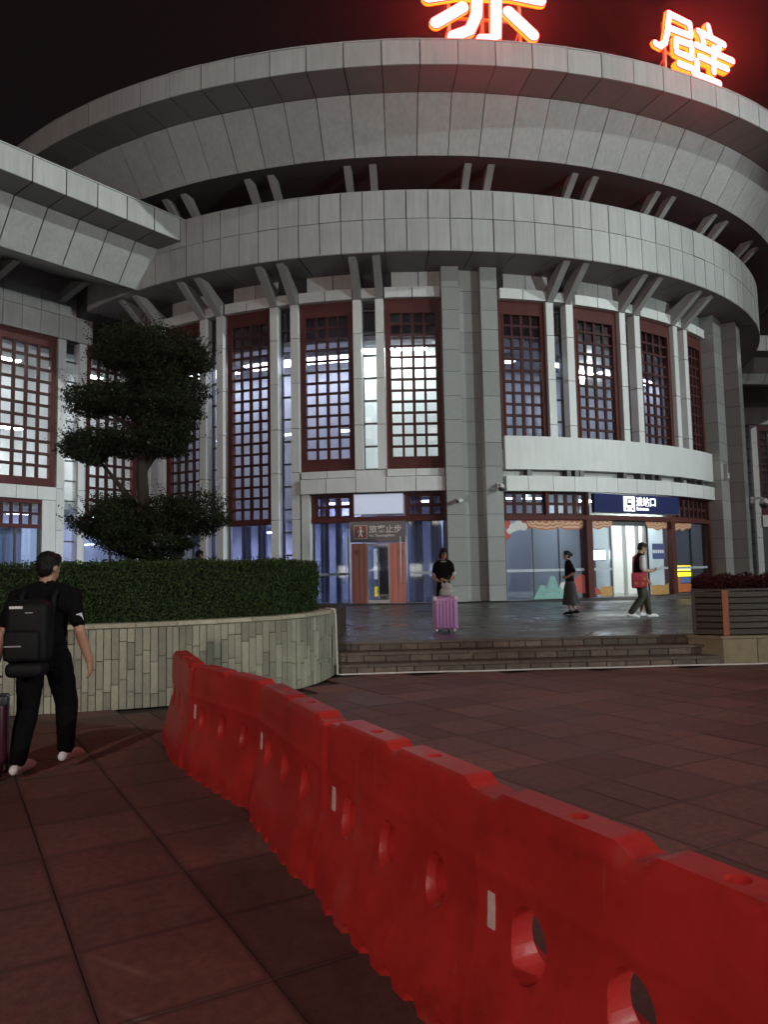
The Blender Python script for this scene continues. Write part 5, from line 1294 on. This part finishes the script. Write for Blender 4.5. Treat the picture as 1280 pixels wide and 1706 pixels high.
# shopping bag on the lilac suitcase
m_bag = pbr('thin_white_bag', (0.60,0.58,0.58), .35, .06, 9); ntb = m_bag.node_tree; bb = ntb.nodes['Principled BSDF']; trn = ntb.nodes.new('ShaderNodeBsdfTransparent'); mxb = ntb.nodes.new('ShaderNodeMixShader'); mxb.inputs[0].default_value = .5
ntb.links.new(bb.outputs[0], mxb.inputs[1]); ntb.links.new(trn.outputs[0], mxb.inputs[2]); ntb.links.new(mxb.outputs[0], ntb.nodes['Material Output'].inputs['Surface'])
m_green = pbr('green_parcel', (0.16,0.26,0.07), .6, .25, 8)
bg_ = thing('shopping_bag', 'thin white plastic bag with green contents on the lilac suitcase', 'bag', (1.13, 14.22, 1.112))
mb = MB(); rings = []; n = 22; prof = [(0,.105,.07),(.03,.135,.09),(.09,.14,.095),(.13,.125,.085),(.17,.09,.055),(.20,.11,.045),(.235,.10,.035)]
vs = []
for z, a, b in prof:
    for k in range(n):
        an = 2*math.pi*k/n; wv = 1 + .07*math.sin(5*an+z*20) + .05*math.sin(9*an+z*33); vs.append((a*wv*math.cos(an) + (.03*math.sin(z*9)), b*wv*math.sin(an), z + (.03*math.sin(3*an) if z > .19 else 0)))
fs = [(i*n+k, i*n+(k+1)%n, (i+1)*n+(k+1)%n, (i+1)*n+k) for i in range(len(prof)-1) for k in range(n)] + [tuple(range(n))]
mb.add(vs, fs); mb.build('film', m_bag, bg_, smooth=True)
me = rbox(-.105,.105,-.06,.06,.008,.125, r=.03, n=3); me.materials.append(m_green); link('parcel', me, bg_)

# woman with the lilac suitcase, facing the viewer and looking down at her phone
P = []
P += torso(2, 3, lean=(.02,.02), w=.92, d=.95, hem=.90) + shoulders(2, .155, .01, 1.39)
P += leg((-.085,0,.88), (-.09,.01,.48), (-.095,-.01,.09), (-.11,.15,.035), 3, 6, r=(.085,.062,.05)); P += leg((.085,0,.88), (.09,.03,.48), (.10,.0,.09), (.12,.16,.035), 3, 6, r=(.085,.062,.05))
P += arm((-.165,.0,1.385), (-.20,-.01,1.12), (-.06,.22,1.06), 2, sleeve=.60, r=(.052,.043,.030)); P += hand((-.06,.22,1.06), (.6,.75,.1), (.3,-.3,1), 0, .8, .92)
P += arm((.165,.0,1.385), (.225,-.01,1.12), (.10,.22,1.05), 2, sleeve=.60, r=(.052,.043,.030)); P += hand((.10,.22,1.05), (-.75,.6,-.1), (0,-.3,1), 0, .9, .92)
P += [('c', [((-.205,-.006,1.225-.005),.056), ((-.207,-.007,1.215),.056)], 7), ('c', [((.206,-.006,1.225),.056), ((.208,-.007,1.215),.056)], 7)]
P += [('e', ((.012,.02,1.462), (.088,.078,.018)), 7)]
P += [('c', [((.01,.01,1.44),.055), ((.005,.04,1.53),.05)], 0)]
P += head((-.01,.06,1.63), R_(28), R_(-14), 4, hair='bob')
wom = person('person', 'woman in black tee with white trim looking down behind the lilac suitcase', (1.13, 14.62, .452), R_(172), P, [m_skin, m_wht, m_blk, m_blk2, m_hair, m_lip, m_wht, m_wcl], scale=.895)
ph_ = thing('mobile_phone', 'dark phone held by the woman behind the lilac suitcase', 'phone', (1.20, 14.26, 1.455), R_(10)); MB().box(-.035,.035,-.075,.075,-.005,.004).build('phone_body', m_dark, ph_); MB().box(-.032,.032,-.07,.07,.0045,.006).build('screen', m_ink, ph_)
ph_.rotation_euler = (R_(-35), 0, R_(20))

# woman in a long skirt walking left
P = []
P += torso(2, 3, lean=(0,.02), w=.93, d=1.0, hem=.93) + shoulders(2, .155, .01, 1.39)
P += [('l', [((0,-.02,.27),.20,.25), ((0,-.015,.40),.195,.225), ((0,-.005,.60),.18,.185), ((0,0,.78),.172,.158), ((0,0,.92),.150,.122), ((0,0,.98),.14,.11)], 3)]
P += leg((-.08,0,.86), (-.08,.08,.48), (-.08,.02,.095), (-.085,.19,.03), 0, 6, r=(.07,.05,.034)); P += leg((.08,0,.86), (.08,.06,.47), (.08,-.16,.11), (.085,.01,.03), 0, 6, r=(.07,.05,.034))
P += arm((-.165,.0,1.385), (-.215,-.12,1.15), (-.17,.08,1.03), 2, sleeve=.78, r=(.053,.044,.030)); P += hand((-.17,.08,1.03), (.6,.75,.0), (1,0,0), 0, .6, .92)
P += arm((.165,.0,1.385), (.215,-.10,1.14), (.17,.10,1.03), 2, sleeve=.78, r=(.053,.044,.030)); P += hand((.17,.10,1.03), (-.6,.75,.0), (-1,0,0), 0, .6, .92)
P += [('c', [((0,.01,1.44),.054), ((0,.035,1.54),.05)], 0)]
P += head((0,.055,1.635), R_(0), R_(2), 4, hair='bun')
person('person', 'woman in black top and long charcoal skirt walking left past the mural glass', (4.60, 18.9, .452), R_(82), P, [m_skin, m_wht, m_blk, m_skirt, m_hair, m_lip, m_blk2], scale=.90)

# man looking at his phone, walking right with a red shoulder bag
P = []
P += torso(2, 3, lean=(0,.05), w=1.10, d=1.18, hem=.86) + shoulders(2, .17, .05, 1.40)
P += leg((-.095,0,.88), (-.10,.20,.53), (-.10,.27,.10), (-.11,.46,.04), 3, 1, r=(.10,.078,.06), baggy=.01, shoe=1.1); P += leg((.095,0,.88), (.10,.03,.49), (.10,-.27,.13), (.11,-.08,.035), 3, 1, r=(.10,.078,.06), baggy=.01, shoe=1.1)
P += arm((.205,.04,1.395), (.235,.02,1.11), (.14,.29,1.10), 7, sleeve=.74, r=(.064,.05,.034)); P += hand((.14,.29,1.10), (-.35,.95,.1), (-.2,-.2,1), 0, .9)
P += arm((-.205,.04,1.395), (-.235,.04,1.11), (-.14,.28,1.08), 7, sleeve=.74, r=(.064,.05,.034)); P += hand((-.14,.28,1.08), (.35,.95,.1), (.2,-.2,1), 0, .9)
P += [('c', [((0,.05,1.44),.062), ((0,.085,1.55),.056)], 0)]
P += head((0,.12,1.645), R_(0), R_(-24), 4)
man2 = person('person', 'man in black vest over white tee walking right while looking at his phone', (5.68, 17.0, .452), R_(-86), P, [m_skin, m_wht, m_blk, m_olive, m_hair, m_lip, m_wht, m_wcl], scale=.955)
ph2 = thing('mobile_phone', 'dark phone held out by the man in the black vest', 'phone', (5.68+.43, 16.98, .452+1.08)); MB().box(-.075,.075,-.037,.037,-.005,.005).build('phone_body', m_dark, ph2); MB().box(-.07,.07,-.033,.033,.0055,.007).build('screen', emit('phone_screen', (.7,.8,1), .5), ph2); ph2.rotation_euler = (0, R_(-28), 0)
m_redbag = pbr('red_bag_cloth', (0.33,0.018,0.035), .6, .12, 8, bump=.3, bump_scale=20); m_gold = pbr('bag_print_gold', (0.42,0.14,0.03), .6)
rbg = thing('shoulder_bag', 'red shoulder bag with gold print at the hip of the man in the vest', 'bag', (5.60, 16.70, 1.13), R_(-4))
rb('bag_body', m_redbag, rbg, -.17,.17,-.05,.05,0,.34, r=.035); rb('bag_flap', m_redbag, rbg, -.165,.165,-.058,-.03,.14,.335, r=.012)
for x, z in ((-.09,.11), (.06,.10), (.10,.2)): mb = MB(); disc(mb, x, z, .035, -.0615 if z > .14 else -.054, 0, n=12); mb.build('print', m_gold, rbg)
MB().tube([(-.14,0,.32),(-.10,.10,.55),(.0,.22,.74),(.10,.30,.70),(.16,.34,.5)], .013, 8).build('strap', m_redbag, rbg, smooth=True)
# person mostly hidden behind him (one bare leg with a white shoe shows)
P = []
P += torso(2, 3, lean=(0,.04), w=.9, hem=.88); P += leg((-.08,0,.86), (-.085,.10,.49), (-.085,.02,.10), (-.09,.2,.035), 3, 1, cut=.45, r=(.085,.06,.04), shoe=1.1); P += leg((.08,0,.86), (.085,.07,.48), (.085,-.04,.10), (.09,.15,.035), 3, 1, cut=.45, r=(.085,.06,.04), shoe=1.1)
for s in (-1, 1): P += arm((s*.165,.02,1.38), (s*.20,.0,1.11), (s*.16,.16,.95), 2, sleeve=.6); P += hand((s*.16,.16,.95), (0,.6,-.8), (-s,0,0), 0, .6)
P += [('c', [((0,.03,1.44),.052), ((0,.05,1.54),.05)], 0)]; P += head((0,.06,1.63), 0, R_(-5), 4, hair='bob')
person('person', 'person hidden behind the man with the phone, one bare leg and white shoe showing', (5.90, 17.55, .452), R_(-86), P, [m_skin, m_wht, m_blk, m_olive, m_hair, m_lip], scale=.86)
# person behind the hedge: only the hair shows
P = []
P += torso(2, 3, w=.95); P += leg((-.085,0,.88), (-.09,.02,.48), (-.095,0,.09), (-.11,.16,.035), 3, 1); P += leg((.085,0,.88), (.09,.02,.48), (.10,0,.09), (.12,.16,.035), 3, 1)
for s in (-1, 1): P += arm((s*.17,0,1.385), (s*.22,-.02,1.11), (s*.20,.06,.86), 2); P += hand((s*.20,.06,.86), (0,.2,-1), (-s,0,0), 0, .6)
P += [('c', [((0,.01,1.44),.055), ((0,.03,1.54),.05)], 0)]; P += head((0,.04,1.64), R_(60), R_(-5), 4)
person('person', 'person behind the hedge with only dark hair and forehead showing', (-3.9, 16.0, .452), R_(150), P, [m_skin, m_wht, m_bluew, m_blk2, m_hair, m_lip], scale=.95, voxel=.012)

# ------------------------------------------------------------------ haze volume added for the red glow round the sign letters (HAZE)
hz = tag(MB().box(-115, 115, -115, 205, -1.0, 43.5).build('haze', None), kind='stuff')
hm = bpy.data.materials.new('glow_haze'); hm.use_nodes = True; hn = hm.node_tree; hn.nodes.clear()
ho = hn.nodes.new('ShaderNodeOutputMaterial'); hv = hn.nodes.new('ShaderNodeVolumePrincipled'); hn.links.new(hv.outputs[0], ho.inputs['Volume'])
hv.inputs['Color'].default_value = (.9, .9, .92, 1); hv.inputs['Density'].default_value = 0.0018; hv.inputs['Anisotropy'].default_value = 0.9
hz.data.materials.clear(); hz.data.materials.append(hm)
